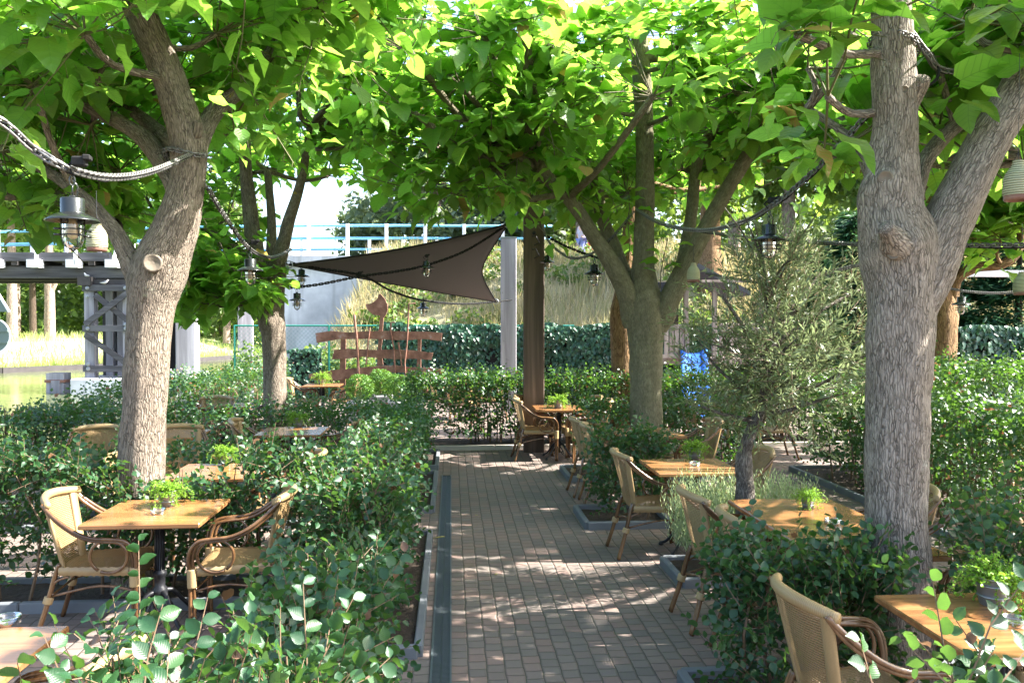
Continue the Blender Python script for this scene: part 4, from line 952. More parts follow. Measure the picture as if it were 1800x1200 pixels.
    mb.tube(cr([Vector((.27, -.24, .30)), Vector((.2, 0, .34)), Vector((.27, .24, .30))], 4), .0085, 6)
    obj('stretcher', mb, M['bamboo'], t, True); return t
def make_table():
    t = thing('cafe_table', '', 'table'); mb = MB(); mb.box((0,0,.735), (.74,.74,.032), ch=.006); o = obj('table_top', mb, M['table'], t)
    mb = MB(); mb.lathe([(.09,.719),(.09,.712),(.03,.70),(.03,.66),(.036,.65),(.036,.64),(.028,.63),(.028,.36),(.045,.345),(.045,.325),(.034,.31),(.034,.25),(.048,.235),(.05,.19),(.03,.17)], n=14)
    for k in range(12): a = 2*PI*k/12; mb.tube([(.029*math.cos(a), .029*math.sin(a), .36), (.029*math.cos(a), .029*math.sin(a), .63)], .0045, 4)
    mb.box((0,0,.716), (.5,.05,.008)); mb.box((0,0,.7155), (.05,.5,.007)); obj('pedestal', mb, M['iron'], t, True)
    for k in range(4):
        a = PI/4+PI/2*k; d = Vector((math.cos(a), math.sin(a), 0)); up = Vector((0,0,1)); mb = MB()
        mb.tube(cr([d*.03+up*.215, d*.09+up*.20, d*.16+up*.12, d*.225+up*.05, d*.285+up*.02], 5), [.016]*8+[.014]*8+[.013]*5, 8)
        mb.tube(cr([d*.04+up*.16, d*.09+up*.10, d*.075+up*.06, d*.05+up*.09], 4), .007, 6); mb.lathe([(.022,0),(.024,.012),(.015,.03),(.001,.034)], d*.285, 10)
        obj('foot', mb, M['iron'], t, True)
    return t
def make_pot():
    t = thing('plant_pot', '', 'potted plant'); mb = MB(); mb.lathe([(.040,0),(.043,.002),(.058,.095),(.062,.098),(.062,.103),(.056,.103),(.052,.09),(.001,.088)], n=22)
    for z in (.03, .07): mb.lathe([(.0455+z*.16,z),(.048+z*.16,z+.003),(.0465+z*.16,z+.006)], n=22)
    obj('pot', mb, M['zinc'], t, True)
    pos = []; X = []; Z = []; S = []; st = MB()
    for k in range(150):
        a = random.random()*2*PI; el = random.uniform(.1, 1.4); L = random.uniform(.05, .12); d = Vector((math.cos(a)*math.cos(el), math.sin(a)*math.cos(el), math.sin(el)))
        p = Vector((0,0,.09))+Vector((math.cos(a), math.sin(a), 0))*random.uniform(0,.045); pts = [p]
        trail = random.random() < .16; n = 9 if not trail else 16
        for i in range(n):
            d = (d+Vector((random.gauss(0,.1), random.gauss(0,.1), -.10 if not trail else -.22))).normalized(); p = p+d*(L/9 if not trail else L/8)
            if trail and p.z < .012: p.z = .012
            pts.append(p)
            for j in range(2):
                v = Vector((random.gauss(0,1), random.gauss(0,1), random.gauss(.3,.6))); pos.append(tuple(p)); X.append(tuple(v)); Z.append((random.gauss(0,.4), random.gauss(0,.4), 1)); S.append(random.uniform(.009,.017))
        st.tube(pts[::3]+[pts[-1]], .0009, 3, False)
    obj('stems', st, M['shoot'], t); leaf_mesh('leaves', LOW_T, LOW_F, pos, X, Z, S, M['herb'], t); return t
def make_ash():
    mb = MB(); mb.lathe([(.001,.006),(.038,.006),(.041,.012),(.044,.034),(.050,.034),(.052,.030),(.048,.002),(.045,0),(.001,0)], n=24)
    return obj('ashtray', mb, M['glass'], None, True)
chair0 = make_chair(); chair_tree = tree_of(chair0); table0 = make_table(); table_tree = tree_of(table0); pot0 = make_pot(); pot_tree = tree_of(pot0); ash0 = make_ash()
used = {}
def place(kind, root, tree, loc, rz, label, group):
    if kind not in used:
        used[kind] = 1; root.location = loc; root.rotation_euler = (0,0,rz); tag(root, label, root['category'], group); return root
    return copy_tree(root, tree, loc, rz, label, group)
def chair(x, y, deg, label): return place('c', chair0, chair_tree, (x, y, 0), R(deg), label, 'cane armchairs at the cafe tables')
def table(x, y, label, deg=0): return place('t', table0, table_tree, (x, y, 0), R(deg), label, 'wooden cafe tables on iron pedestals')
def pot(p, label, s=1.0):
    o = place('p', pot0, pot_tree, p, random.random()*6, label, 'small potted plants on the tables'); o.scale = (s, s, s); return o
def ash(p, label):
    o = ash0 if 'a' not in used else ash0.copy()
    if 'a' in used: COL.objects.link(o)
    used['a'] = 1; o.location = p; tag(o, label, 'ashtray', 'glass ashtrays on the tables'); return o
TZ = .7512
def onT(x, y): p = G(x, y, .75); return (p.x, p.y, TZ)
c = G(280,898,.75); A = (c.x, c.y)
table(*A, 'square wooden table nearest on the left, between two armchairs, holding a trailing plant')
chair(A[0]-.36, A[1]-.02, 4, 'armchair facing right with sunlit backrest at the nearest left table')
chair(A[0]+.56, A[1]-.04, 184, 'armchair facing left at the right side of the nearest left table')
pot(onT(294,889), 'bright green trailing plant in a zinc pot on the nearest left table', 1.05); ash(onT(278,903), 'glass ashtray beside the trailing plant on the nearest left table')
B = (-1.95, 3.16); table(*B, 'table cut by the bottom left corner, seen through the hedge leaves'); chair(-1.43, 3.02, 180, 'armchair behind the foreground hedge at bottom left, facing left')
ash(onT(14,1096), 'large glass ashtray on the table in the bottom left corner')
c = G(1536,1045,.75); C = (c.x+.37, c.y-.37); table(*C, 'wooden table at the bottom right with a leafy pot and an ashtray')
chair(C[0]-.60, C[1]+.06, 3, 'armchair nearest the camera at bottom right, its woven back towards us'); chair(C[0]+.52, C[1]-.05, 182, 'armchair tucked under the far side of the bottom right table')
pot(onT(1745,1062), 'dense green plant in a dark slatted pot on the bottom right table', 1.25); ash(onT(1782,1098), 'thick glass ashtray on the bottom right table')
D1 = (2.33, 5.36); D2 = (2.33, 4.615)
table(*D1, 'far half of the long table pair behind the near hedge, next to the olive bed'); table(*D2, 'near half of the long table pair, partly hidden by the near right trunk')
chair(1.86, 5.40, 2, 'armchair at the far left of the long table pair, at the path'); chair(1.92, 4.74, -4, 'armchair at the near left of the long table pair, half in the hedge')
chair(2.93, 5.42, 176, 'armchair just left of the near right trunk, at the long table pair'); chair(2.98, 4.72, 186, 'armchair seen right of the near right trunk through browned hedge leaves')
ash(onT(1464,921), 'round glass ashtray on the long table pair'); pot(onT(1420,893), 'low green plant on the long table pair, partly behind hedge sprigs', .8)
c = G(1212,818,.75); E = (c.x, c.y); table(*E, 'wooden table beside the middle tree with a pot plant and ashtray, left of the olive')
chair(E[0]-.36, E[1]-.03, 2, 'armchair facing right at the path side of the table beside the olive'); chair(E[0]+.40, E[1]+.02, 184, 'armchair right of the olive trunk, rounded back to the right')
pot(onT(1221,806), 'feathery green plant in a pot on the table beside the olive', 1.05); ash(onT(1221,818), 'glass ashtray on the table left of the olive')
c = G(982,716,.75); Fc = (c.x, c.y); table(*Fc, 'table at the far end of the path in front of the brown post')
chair(Fc[0]-.36, Fc[1]-.1, 3, 'armchair facing right at the table in front of the brown post'); chair(Fc[0]+.36, Fc[1]+.22, 186, 'farther armchair on the right of the table at the brown post'); chair(Fc[0]+.42, Fc[1]-.30, 180, 'nearer armchair on the right of the table at the brown post')
chair(Fc[0]-.30, Fc[1]+.42, -12, 'armchair behind the left one at the table at the brown post')
pot(onT(981,717), 'small pot plant on the table in front of the brown post', 1.2)
chair(1.73, 9.62, 2, 'armchair by the corner bed right of the path, half hidden by the hedge'); chair(1.77, 9.05, -3, 'armchair deepest in the hedge by the corner bed, seen behind its leaves'); table(2.25, 9.38, 'table hidden behind the corner hedge in front of the middle tree'); chair(2.80, 9.4, 180, 'armchair between the middle tree and the corner hedge')
c = G(515,757,.75); Hc = (c.x, c.y); table(*Hc, 'table before the second left tree with a pot plant, behind the hedge')
chair(Hc[0]-.38, Hc[1], 5, 'armchair on the left of the table before the second left tree'); chair(Hc[0]+.48, Hc[1], 182, 'armchair on the right of the table before the second left tree'); pot(onT(524,750), 'pot plant on the table before the second left tree', 1.1)
c = G(385,827,.75); I_ = (c.x, c.y); table(*I_, 'table right behind the forked left tree, its top reflecting the sky'); chair(I_[0]+.55, I_[1]+.05, 184, 'armchair right of the table behind the forked left tree'); pot(onT(398,815), 'low plant on the table right behind the forked left tree', 1.0)
chair(I_[0]-.58, I_[1], 0, 'armchair behind the hedge hidden by the forked trunk')
chair(-2.85, 9.0, -62, 'armchair with broad rounded back just right of the forked left trunk'); chair(-3.75, 9.0, -75, 'armchair peeking out left of the forked left trunk'); table(-3.2, 9.65, 'table behind the forked left trunk between rounded chair backs')
chair(-3.6, 12.6, -100, 'armchair in the hedge shade farther back, left of the second left tree'); chair(-2.95, 12.7, -160, 'armchair close left behind the second left tree'); table(-3.5, 13.0, 'table far back left of the second left tree')
c = G(568,676,.75); J = (c.x, c.y); table(*J, 'small table with a pot plant left in front of the rusty sculpture'); chair(J[0]+.45, J[1]-.1, 184, 'armchair right of the small table in front of the rusty sculpture'); chair(J[0]-.40, J[1], 6, 'armchair left of the small table in front of the rusty sculpture'); pot(onT(566,675), 'plant in a pale pot on the small table at the rusty sculpture', 1.5)
table(.35, 17.4, 'table among rounded chairs right of the box balls'); chair(-.15, 17.3, 10, 'armchair far back right of the box balls, left of its table'); chair(.85, 17.3, 175, 'armchair far back near the grey post, right of its table'); chair(.2, 16.6, 85, 'armchair far back right of the box balls with its back to us'); pot((.35,17.4,TZ), 'pot plant on the far table right of the box balls', 1.4)
L_ = (4.25, 12.1); table(*L_, 'sunlit orange table behind the olive tree'); chair(L_[0]-.5, L_[1]-.05, 5, 'armchair glowing orange behind the olive, left of its table'); chair(L_[0]+.52, L_[1]-.1, 178, 'armchair standing free on the side path behind the olive')
Mr = (6.1, 7.75); table(*Mr, 'table at the right edge beyond the sunlit hedge'); chair(6.0, 8.35, -80, 'armchair at the right edge beyond the sunlit hedge, rounded top lit')
chair(7.1, 9.9, -100, 'armchair with sunlit rounded top rim beside the tall sunlit bush'); chair(7.35, 12.4, -90, 'armchair at the foot of the far tan trunk'); table(7.2, 9.2, 'table beyond the tall sunlit bush at the right edge')

# ---------------------------------------------------------------- brown post, shade sail
p = P(938,800,13.0); t = thing('wooden_post', 'tall dark brown timber post at the end of the path holding the shade sail', 'post', (p.x, p.y, 0), QR)
mb = MB(); mb.box((0,0,2.25), (.325,.30,4.5), ch=.012); obj('timber', mb, M['post'], t); mb = MB()
for z in (3.35, 3.15): mb.tube([(-.03,-.16,z),(.03,-.2,z),(.08,-.2,z-.1),(.0,-.17,z-.14)], .008, 6)
mb.lathe([(.03,0),(.03,.02),(.012,.03),(.001,.03)], (0,-.15,3.4), 8, Matrix.Rotation(PI/2, 3, 'X')); obj('hook', mb, M['iron'], t)
def sail():
    A_, B_, C_ = P(892,394,12.8), P(872,530,17.0), P(508,465,11.7); pts = []; N = 26; mb = MB(); idx = {}
    cen = (A_+B_+C_)/3
    for i in range(N+1):
        for j in range(N+1-i):
            a, b = i/N, j/N; c = 1-a-b; p = A_*a+B_*b+C_*c
            pull = 4*a*b*.33+4*b*c*.05+4*a*c*.07; p = p+(cen-p)*pull*1.0 + Vector((0,0,-.25*(a*b+b*c+c*a)*.6)) ; idx[i,j] = len(mb.v); mb.v.append(tuple(p))
    for i in range(N):
        for j in range(N-i):
            mb.f.append((idx[i,j], idx[i+1,j], idx[i,j+1]))
            if j < N-i-1: mb.f.append((idx[i+1,j], idx[i+1,j+1], idx[i,j+1]))
    eds = [[mb.v[idx[i,0]] for i in range(N+1)], [mb.v[idx[0,j]] for j in range(N+1)], [mb.v[idx[i,N-i]] for i in range(N+1)]]
    t = thing('shade_sail', 'dark brown triangular shade sail stretched from the brown post', 'awning', A_); o = obj('cloth', mb, M['sail'], t, True, A_)
    md = o.modifiers.new('thick', 'SOLIDIFY'); md.thickness = .006
    for e in eds: mb = MB(); mb.tube(e, .014, 6); obj('hem', mb, M['cable'], t, True, A_)
    for q in (A_, B_, C_): mb = MB(); mb.tube([q+RH*.05*math.cos(a)+Vector((0,0,.05*math.sin(a))) for a in np.linspace(0, 2*PI, 13)[:-1]], .008, 5, False, True); obj('corner_ring', mb, M['zinc'], t, True, A_)
    mb = MB()
    mb.tube([A_, A_+(P(905,388,12.8)-A_)], .008, 5); mb.tube([B_, P(897,527,18.7)], .008, 5); mb.tube([C_, P(500,462,11.8)], .008, 5)
    obj('tension_rope', mb, M['cable'], t, False, A_)
sail()

# ---------------------------------------------------------------- ropes, chains, lanterns
def sag(a, b, s, n=24): a, b = Vector(a), Vector(b); return [a+(b-a)*(i/n)-Vector((0,0,s*4*(i/n)*(1-i/n))) for i in range(n+1)]
def resample(pts, step):
    out = [pts[0].copy()]; acc = 0
    for i in range(len(pts)-1):
        a, b = pts[i], pts[i+1]; L = (b-a).length; d = step-acc
        while d <= L: out.append(a+(b-a)*(d/L)); d += step
        acc = (acc+L) % step if L > 0 else acc
        acc = L-(d-step) if d-step >= 0 else acc+L
    return out
def chain(label, pts, ll=.05, w=.018, wire=.0045, cable=True, wraps=(), mat='chain', nn=10):
    pts = [Vector(p) for p in pts]; C = cr(pts, 8) if len(pts) < 12 else pts; o = C[0]; t = thing('lantern_chain', label, 'chain', o); mb = MB(); RS = resample(C, ll*.62)
    for i in range(len(RS)-1):
        p = (RS[i]+RS[i+1])/2; d = (RS[i+1]-RS[i]).normalized(); s = d.cross(Vector((0,0,1))).normalized(); u = s.cross(d); side = (s if i % 2 else u); side = (side + (u if i % 2 else -s)*.35).normalized()
        ring = [p + d*(ll/2-w*.6)*(1 if math.cos(2*PI*k/nn) > 0 else -1)*(1 if abs(math.cos(2*PI*k/nn)) > .05 else 0) + d*w*.6*math.cos(2*PI*k/nn)+side*w*math.sin(2*PI*k/nn) for k in range(nn)]
        mb.tube(ring, wire, 5, False, True)
    obj('links', mb, M[mat], t, True, o)
    if cable:
        mb = MB(); mb.tube([p+Vector((0.004,0,-.012+.005*math.sin(i))) for i, p in enumerate(C)], .006, 6); obj('cable', mb, M['cable'], t, True, o)
    return t
def junction(label, p):
    p = Vector(p); mb = MB(); mb.box((0,0,.02), (.055,.04,.04), ch=.006); mb.box((.03,0,.035), (.03,.05,.022), .2, ch=.004); mb.tube([(-.03,0,.02),(-.05,.01,.0),(-.03,.0,-.03)], .005, 5); o = obj('connector_box', mb, M['cable']); o.location = p; tag(o, label, 'junction box', 'cable boxes on the chains'); return o
def make_lantern():
    t = thing('cage_lantern', '', 'lantern'); mb = MB()   # origin at hook top
    mb.lathe([(.001,-.075),(.012,-.078),(.014,-.085),(.042,-.088),(.045,-.092),(.045,-.145),(.047,-.15),(.05,-.152)], n=20); obj('cap', mb, M['lamp_metal'], t, True)
    mb = MB(); mb.lathe([(.046,-.148),(.055,-.152),(.085,-.165),(.102,-.178),(.104,-.182),(.100,-.182),(.082,-.170),(.044,-.156)], n=26); obj('brim', mb, M['lamp_metal'], t, True)
    mb = MB(); mb.lathe([(.039,-.158),(.040,-.20),(.040,-.25),(.036,-.272),(.025,-.288),(.010,-.294),(.001,-.295)], n=18); og = obj('glass', mb, M['glass'], t, True)
    mb = MB(); mb.lathe([(.014,-.16),(.014,-.185),(.022,-.195),(.024,-.225),(.019,-.245),(.008,-.253),(.001,-.254)], n=12); obj('bulb', mb, M['bulb'], og, True)
    mb = MB()
    for z in (-.215, -.238): mb.tube([(.047*math.cos(a), .047*math.sin(a), z) for a in np.linspace(0, 2*PI, 19)[:-1]], .0028, 5, False, True)
    for k in range(4):
        a = PI/2*k+.4; d = Vector((math.cos(a), math.sin(a), 0)); mb.tube([d*.046+Vector((0,0,-.155)), d*.046+Vector((0,0,-.245))], .0032, 5)
        for z in (-.215, -.238): mb.tube([d*.046+Vector((0,0,z)), d*.073+Vector((0,0,z-.002))], .0045, 6)
    for k in range(4): a = PI/2*k+.4; mb.tube([(.047*math.cos(a), .047*math.sin(a), -.24), (.035*math.cos(a), .035*math.sin(a), -.28), (.001,0,-.302)], .0022, 4)
    obj('cage', mb, M['lamp_metal'], t, True)
    mb = MB(); mb.tube([(.010*math.cos(a), 0, -.018+.02*math.sin(a)) for a in np.linspace(0, 2*PI, 13)[:-1]], .0032, 5, False, True); mb.tube([(0, .012*math.cos(a), -.055+.022*math.sin(a)) for a in np.linspace(0, 2*PI, 13)[:-1]], .0032, 5, False, True)
    mb.tube([(.0,0,-.01),(.02,.005,-.04),(.018,.01,-.09)], .003, 5); obj('hook', mb, M['lamp_metal'], t, True); return t
lant0 = make_lantern(); lant_tree = tree_of(lant0)
def lantern(p, label, s=1.0): o = place('l', lant0, lant_tree, p, random.random()*6, label, 'caged lanterns hung from the chains'); o.scale = (s,s,s); return o
l1 = P(127,310,3.35)
chain('heavy twisted chain from the top left edge to the forked left trunk', [P(-120,150,3.0), P(0,212,3.15), P(60,262,3.25), P(125,298,3.35), P(200,312,3.9), P(270,300,4.8), P(335,272,5.95)], .052, .0155, .0055)
junction('black cable box clipped on the heavy chain above the large left lantern', P(140,293,3.33)); lantern(l1, 'large black caged lantern hanging at upper left on the heavy chain', 1.0)
wr = []
for k in range(20): a = 2*PI*k/19; q = P(326,272,6.1); wr.append(q+Vector((.145*math.cos(a), .145*math.sin(a), .02*math.sin(a*2))))
chain('chain loop wound round the forked left trunk', wr, .05, .017, .005, False)
chain('chain hanging from the forked left trunk to the second left tree', [P(362,325,6.1), P(395,380,6.6), P(440,438,7.4), P(480,452,9.5), P(512,438,11.6)], .05, .016, .005); lantern(P(440,436,7.3), 'caged lantern with steel top in front of the second left tree', 1.1)
junction('cable box above the lantern in front of the second left tree', P(447,430,7.3))
ra = [P(890,396,12.9), P(820,440,12.6), P(750,466,12.4), P(690,478,12.2), P(630,486,12.0), P(560,500,11.9), P(505,506,11.8)]
chain('thin dark rope chain crossing in front of the shade sail', ra, .07, .016, .008, False, mat='cable', nn=6); lantern(P(750,447,12.3), 'small dark lantern hanging in front of the shade sail', 1.15); junction('cable box above the lantern before the shade sail', P(750,452,12.3))
rb = [P(512,462,11.9), P(560,472,12), P(635,484,12.1), P(690,512,13.5), P(745,528,15), P(820,534,17), P(900,527,18.6)]
chain('thin dark rope chain below the shade sail to the grey post', rb, .07, .016, .008, False, mat='cable', nn=6); lantern(P(744,522,14.8), 'small caged lantern below the shade sail at the grassy slope', 1.15)
lantern(P(530,462,12.0), 'small lantern near the left tip of the shade sail, before concrete', 1.1); lantern(P(522,503,11.9), 'small lantern low before the pale concrete wall', 1.15); junction('cable box where the two thin ropes meet', P(633,482,12.05))
junction('cable box above the low lantern before the concrete wall', P(522,500,11.9))
chain('chain between the brown post and the middle tree, curling low', [P(952,392,12.7), P(965,425,12.2), P(1000,452,11.6), P(1035,448,11.0), P(1075,418,10.4), P(1115,370,10.2)], .05, .016, .005)
chain('rope from the brown post to behind the middle tree', [P(955,412,12.8), P(1000,435,12.5), P(1060,455,12.2), P(1100,450,12)], .07, .016, .008, False, mat='cable', nn=6)
lantern(P(962,438,12.4), 'dark lantern beside the brown post', 1.1); lantern(P(1045,450,11.2), 'lantern left of the middle tree before the grassy slope', 1.35)
chain('chain from the middle tree to the near right tree, dipping behind the foreground leaves', [P(1118,368,10.0), P(1160,392,9.0), P(1230,405,7.6), P(1300,392,6.3), P(1352,365,5.3), P(1410,320,4.9), P(1470,262,4.6), P(1530,195,4.4)], .05, .017, .005)
junction('black box on the chain above the lantern by the olive', P(1358,358,5.25)); lantern(P(1352,370,5.2), 'black caged lantern hanging in front of the olive crown', 1.02)
chain('taut chain running from the middle tree to the right edge', [P(1180,398,10.2), P(1300,415,8.0), P(1420,424,6.4), P(1530,430,5.3), P(1650,431,4.9), P(1860,430,4.5)], .045, .012, .004)
chain('silvery chain passing behind the near right trunk', [P(1240,480,10), P(1340,497,8.5), P(1430,485,7.2), P(1500,468,6.2), P(1590,450,5.4)], .05, .014, .0045, False)
wr = []
for k in range(24): a = 2*PI*k/23; q = P(1572,82,4.35); wr.append(q+Vector((.118*math.cos(a), .118*math.sin(a), .045*math.cos(a+2.6))))
chain('chain wound twice round the near right tree below its top', wr, .045, .015, .0048, False)
chain('chain from the near right tree to its leaning limb', [P(1605,60,4.3), P(1630,95,4.3), P(1650,120,4.35), P(1700,130,4.4), P(1745,140,4.5), P(1860,148,4.7)], .05, .015, .005)
mb = MB(); cc_ = P(1625,118,4.34); mb.tube([cc_+Vector((.075*math.cos(a), .02*math.sin(a*2), .10*math.sin(a))) for a in np.linspace(-1.7, 1.9, 22)], .0085, 6); tag(obj('cable_loop', mb, M['cable'], None, True), 'loose black cable loop beside the near right trunk', 'cable')
def jar(label, p, s=1.0, hang=.2):
    p = Vector(p); t = thing('jar_lantern', label, 'lantern', p, 0, 'cord wrapped glass jar lanterns'); t.scale = (s,)*3
    mb = MB(); ctl = [(.022,.0),(.024,-.012),(.03,-.03),(.052,-.06),(.062,-.09),(.064,-.15),(.062,-.165)]
    prof = []
    for q in range(45):
        f = q/44*(len(ctl)-1); i = min(int(f), len(ctl)-2); f -= i; prof.append((ctl[i][0]*(1-f)+ctl[i+1][0]*f+(.0022 if q % 2 else 0), ctl[i][1]*(1-f)+ctl[i+1][1]*f))
    mb.lathe(prof+[(.058,-.165),(.056,-.09),(.018,-.02)], n=20); obj('cord_cover', mb, M['rope_jar'], t, True)
    mb = MB(); mb.lathe([(.060,-.165),(.061,-.185),(.055,-.19),(.052,-.19),(.058,-.17)], n=20); obj('rim', mb, M['rust'], t, True)
    mb = MB(); mb.tube([(0,0,0),(0,0,hang)], .0015, 4); mb.tube([(.02,0,0),(0,0,.04),(-.02,0,0)], .0015, 4); obj('wire', mb, M['iron'], t); return t
jar('cord wrapped jar hanging behind the large left lantern', P(170,390,4.8), .9); jar('cord wrapped jar hanging before the right limb of the middle tree', P(1219,462,9.4), 1.15); jar('large cord wrapped jar at the upper right edge', P(1790,282,3.9), 1.0, .5); jar('cord wrapped jar at the right edge before the conifers', P(1796,478,7.5), 1.1, .4)
t = thing('clear_bottle', 'clear glass bottle hanging in the fork of the middle tree', 'bottle', P(1124,478,10.7)); mb = MB(); mb.lathe([(.025,0),(.027,-.02),(.025,-.03),(.05,-.07),(.062,-.11),(.062,-.19),(.05,-.2),(.001,-.2)], n=16); obj('bottle_glass', mb, M['glass'], t, True); mb = MB(); mb.tube([(0,0,.3),(0,0,0)], .002, 4); obj('wire', mb, M['iron'], t)
lantern(P(1690,508,11), 'small lantern before the conifers right of the tan trunk', 1.15); chain('thin chain right of the far tan trunk', [P(1660,505,11.5), P(1700,512,11), P(1760,515,10), P(1860,505,8.5)], .05, .014, .0045, False)

# ---------------------------------------------------------------- rusty sculpture, box balls
def sp(x, y): return ((x-667)/F*18.0, (700-y)/F*18.0)
sO = P(667,700,18.0); sO.z = sO.z; t = thing('steel_sculpture', 'rusty steel sculpture of a wavy plank fence with reeds and a hooked bird head', 'sculpture', (sO.x, sO.y, 0), QR)
def splate(mb, pts, th, dy=0): mb.prism([sp(x, y) for x, y in pts], th, (0, dy, sO.z), (1,0,0), (0,0,1))
def z5(x, y): return (500+x/5.453, 480+y/5.453)
def zp(l): return [z5(*q) for q in l]
planks = [[(305,575),(450,552),(620,568),(800,555),(1000,553),(1200,560),(1350,560),(1515,572),(1508,650),(1350,630),(1200,640),(1050,640),(900,630),(700,630),(530,632),(400,655),(320,668)],
          [(485,733),(620,722),(760,730),(900,735),(1050,728),(1250,740),(1428,762),(1410,830),(1250,818),(1050,822),(900,810),(760,800),(620,818),(462,825)],
          [(245,965),(400,935),(560,920),(750,902),(930,885),(1060,880),(1200,898),(1400,905),(1530,918),(1532,945),(1450,972),(1300,965),(1150,950),(1040,948),(900,955),(700,1000),(500,1025),(350,1040),(240,1000)]]
for q in planks: mb = MB(); splate(mb, zp(q), .035, -.05); obj('plank', mb, M['rust'], t)
mb = MB(); splate(mb, zp([(545,632),(590,632),(588,820),(582,1200),(530,1200),(535,900),(540,750)]), .07, 0); obj('post', mb, M['rust'], t)
mb = MB(); splate(mb, zp([(1280,632),(1312,632),(1308,760),(1310,900),(1360,1010),(1380,1150),(1340,1150),(1300,1000),(1270,880),(1278,750)]), .07, 0); obj('post', mb, M['rust'], t)
mb = MB(); splate(mb, zp([(780,297),(830,293),(870,272),(900,240),(908,205),(925,200),(965,245),(992,300),(995,350),(980,395),(955,430),(950,480),(945,560),(940,660),(930,720),(938,800),(950,880),(895,885),(892,760),(905,650),(905,560),(918,480),(920,408),(880,405),(840,388),(805,355)]), .05, -.015); obj('hooked_head', mb, M['rust'], t)
for q in ([(678,400),(700,620),(712,800),(722,1000)], [(828,520),(812,640),(800,780),(790,870)], [(1065,470),(1028,472),(1024,560),(1055,720),(1068,960)], [(1098,660),(1120,800),(1130,890)], [(1262,290),(1198,298),(1192,480),(1178,700),(1158,860),(1168,1010)]):
    mb = MB(); mb.tube([Vector((sp(*z5(x, y))[0], -.085, sO.z+sp(*z5(x, y))[1])) for x, y in q], [.030 if len(q) == 4 and q[0][0] == 678 else .018]*len(q), 6); obj('reed', mb, M['rust'], t)
for x, y, d, r, lb in ((633,681,16.6,.27,'lighter lime green clipped box ball, left of three'), (669,671,17.3,.27,'dark clipped box ball in the middle, highest of three'), (701,681,16.7,.27,'clipped box ball on the right of the three')):
    c = P(x, y, d); t = thing('box_ball', lb, 'shrub', c, 0, 'clipped box balls before the sculpture'); n = 3200; v = rdir(n); pos = v*r*(1+rng.normal(0,.035,(n,1))+.05*np.sin(v[:,:1]*5+v[:,2:]*4)); pos[:,2] *= .95
    leaf_mesh('foliage', LOW_T, LOW_F, pos, v*.6+rdir(n)*.8, v+rdir(n)*.5, rng.uniform(.018,.04,n), M['box'], t); mb = MB(); mb.tube([(0,0,-c.z*.95), (0,0,0)], .03, 6); obj('stem', mb, M['twig'], t)
    p2 = MB(); p2.box((c.x, c.y, (c.z-r)*.5), (.5,.5,max(.1, c.z-r-.0)), ch=.02); tag(obj('planter', p2, M['grey_post']), 'square weathered planter under the ' + ('left' if x == 633 else 'middle' if x == 669 else 'right') + ' box ball', 'planter', 'planters of the box balls')

# ---------------------------------------------------------------- fence, grey posts
fv = 21.9; t = thing('chain_link_fence', 'green chain link fence along the slope left of the ivy', 'fence', Q(-7.35, fv, 0), QR); mb = MB()
for x in (0, 2.5, 5.0, 7.5): mb2 = MB(); mb2.tube([(x,0,0),(x,0,1.97)], .03, 8); obj('fence_post', mb2, M['green_metal'], t)
mb.tube([(0,0,1.95),(9,0,1.95)], .022, 8); obj('top_rail', mb, M['green_metal'], t); mb = MB(); x = -2.0
while x < 6.6:
    for sg in (1, -1):
        x0 = x if sg > 0 else x+1.95; a, b = Vector((x0,0,0)), Vector((x0+1.95*sg,0,1.95))
        lo, hi = 0, 1
        if a.x < 0 or b.x < 0 or a.x > 6.6 or b.x > 6.6:
            tx = [(q-a.x)/(b.x-a.x) for q in (0, 6.6)]; tx.sort(); lo, hi = max(0, tx[0]), min(1, tx[1])
        if hi > lo: mb.tube([a+(b-a)*lo, a+(b-a)*hi], .0028, 3, False)
    x += .11
obj('mesh', mb, M['green_metal'], t)
def gpost(label, x, d, w, ytop, ybot, rot=0.0):
    c = P(x, 600, d); z1 = P(x, ytop, d).z; mb = MB(); mb.box((0,0,(z1-.7)/2+0), (w, w, z1+.7), ch=.015); t = thing('mooring_post', label, 'post', (c.x, c.y, 0), QR+rot, 'weathered grey timber posts'); obj('timber', mb, M['grey_post'], t)
    mb = MB(); mb.box((0,0,z1+.012), (w+.02,w+.02,.025)); obj('cap_plate', mb, M['zinc'], t)
gpost('pale weathered square post right of the shade sail before the ivy', 894, 18.9, .36, 420, 640); gpost('broad grey timber post just right of the forked left trunk', 330, 22, .50, 395, 670, .12); gpost('tall grey timber post left of the second left tree', 432, 24, .42, 440, 640, .25)
t = thing('mooring_post', 'short pale bollard with iron band standing in the water at far left', 'post', Q(-16.2, 29.5, -.45), QR, 'weathered grey timber posts'); mb = MB(); mb.box((0,0,.25), (.62,.5,.9)); obj('timber', mb, M['grey_post'], t); mb = MB(); mb.box((0,0,.42), (.70,.58,.10)); obj('iron_band', mb, M['rust'], t)
mb = MB(); mb.box((.05,-.28,.2),(.3,.08,.5)); obj('rubbing_block', mb, M['grey_post'], t)
for _o in [o for o in COL.objects if o.parent == t]: pass

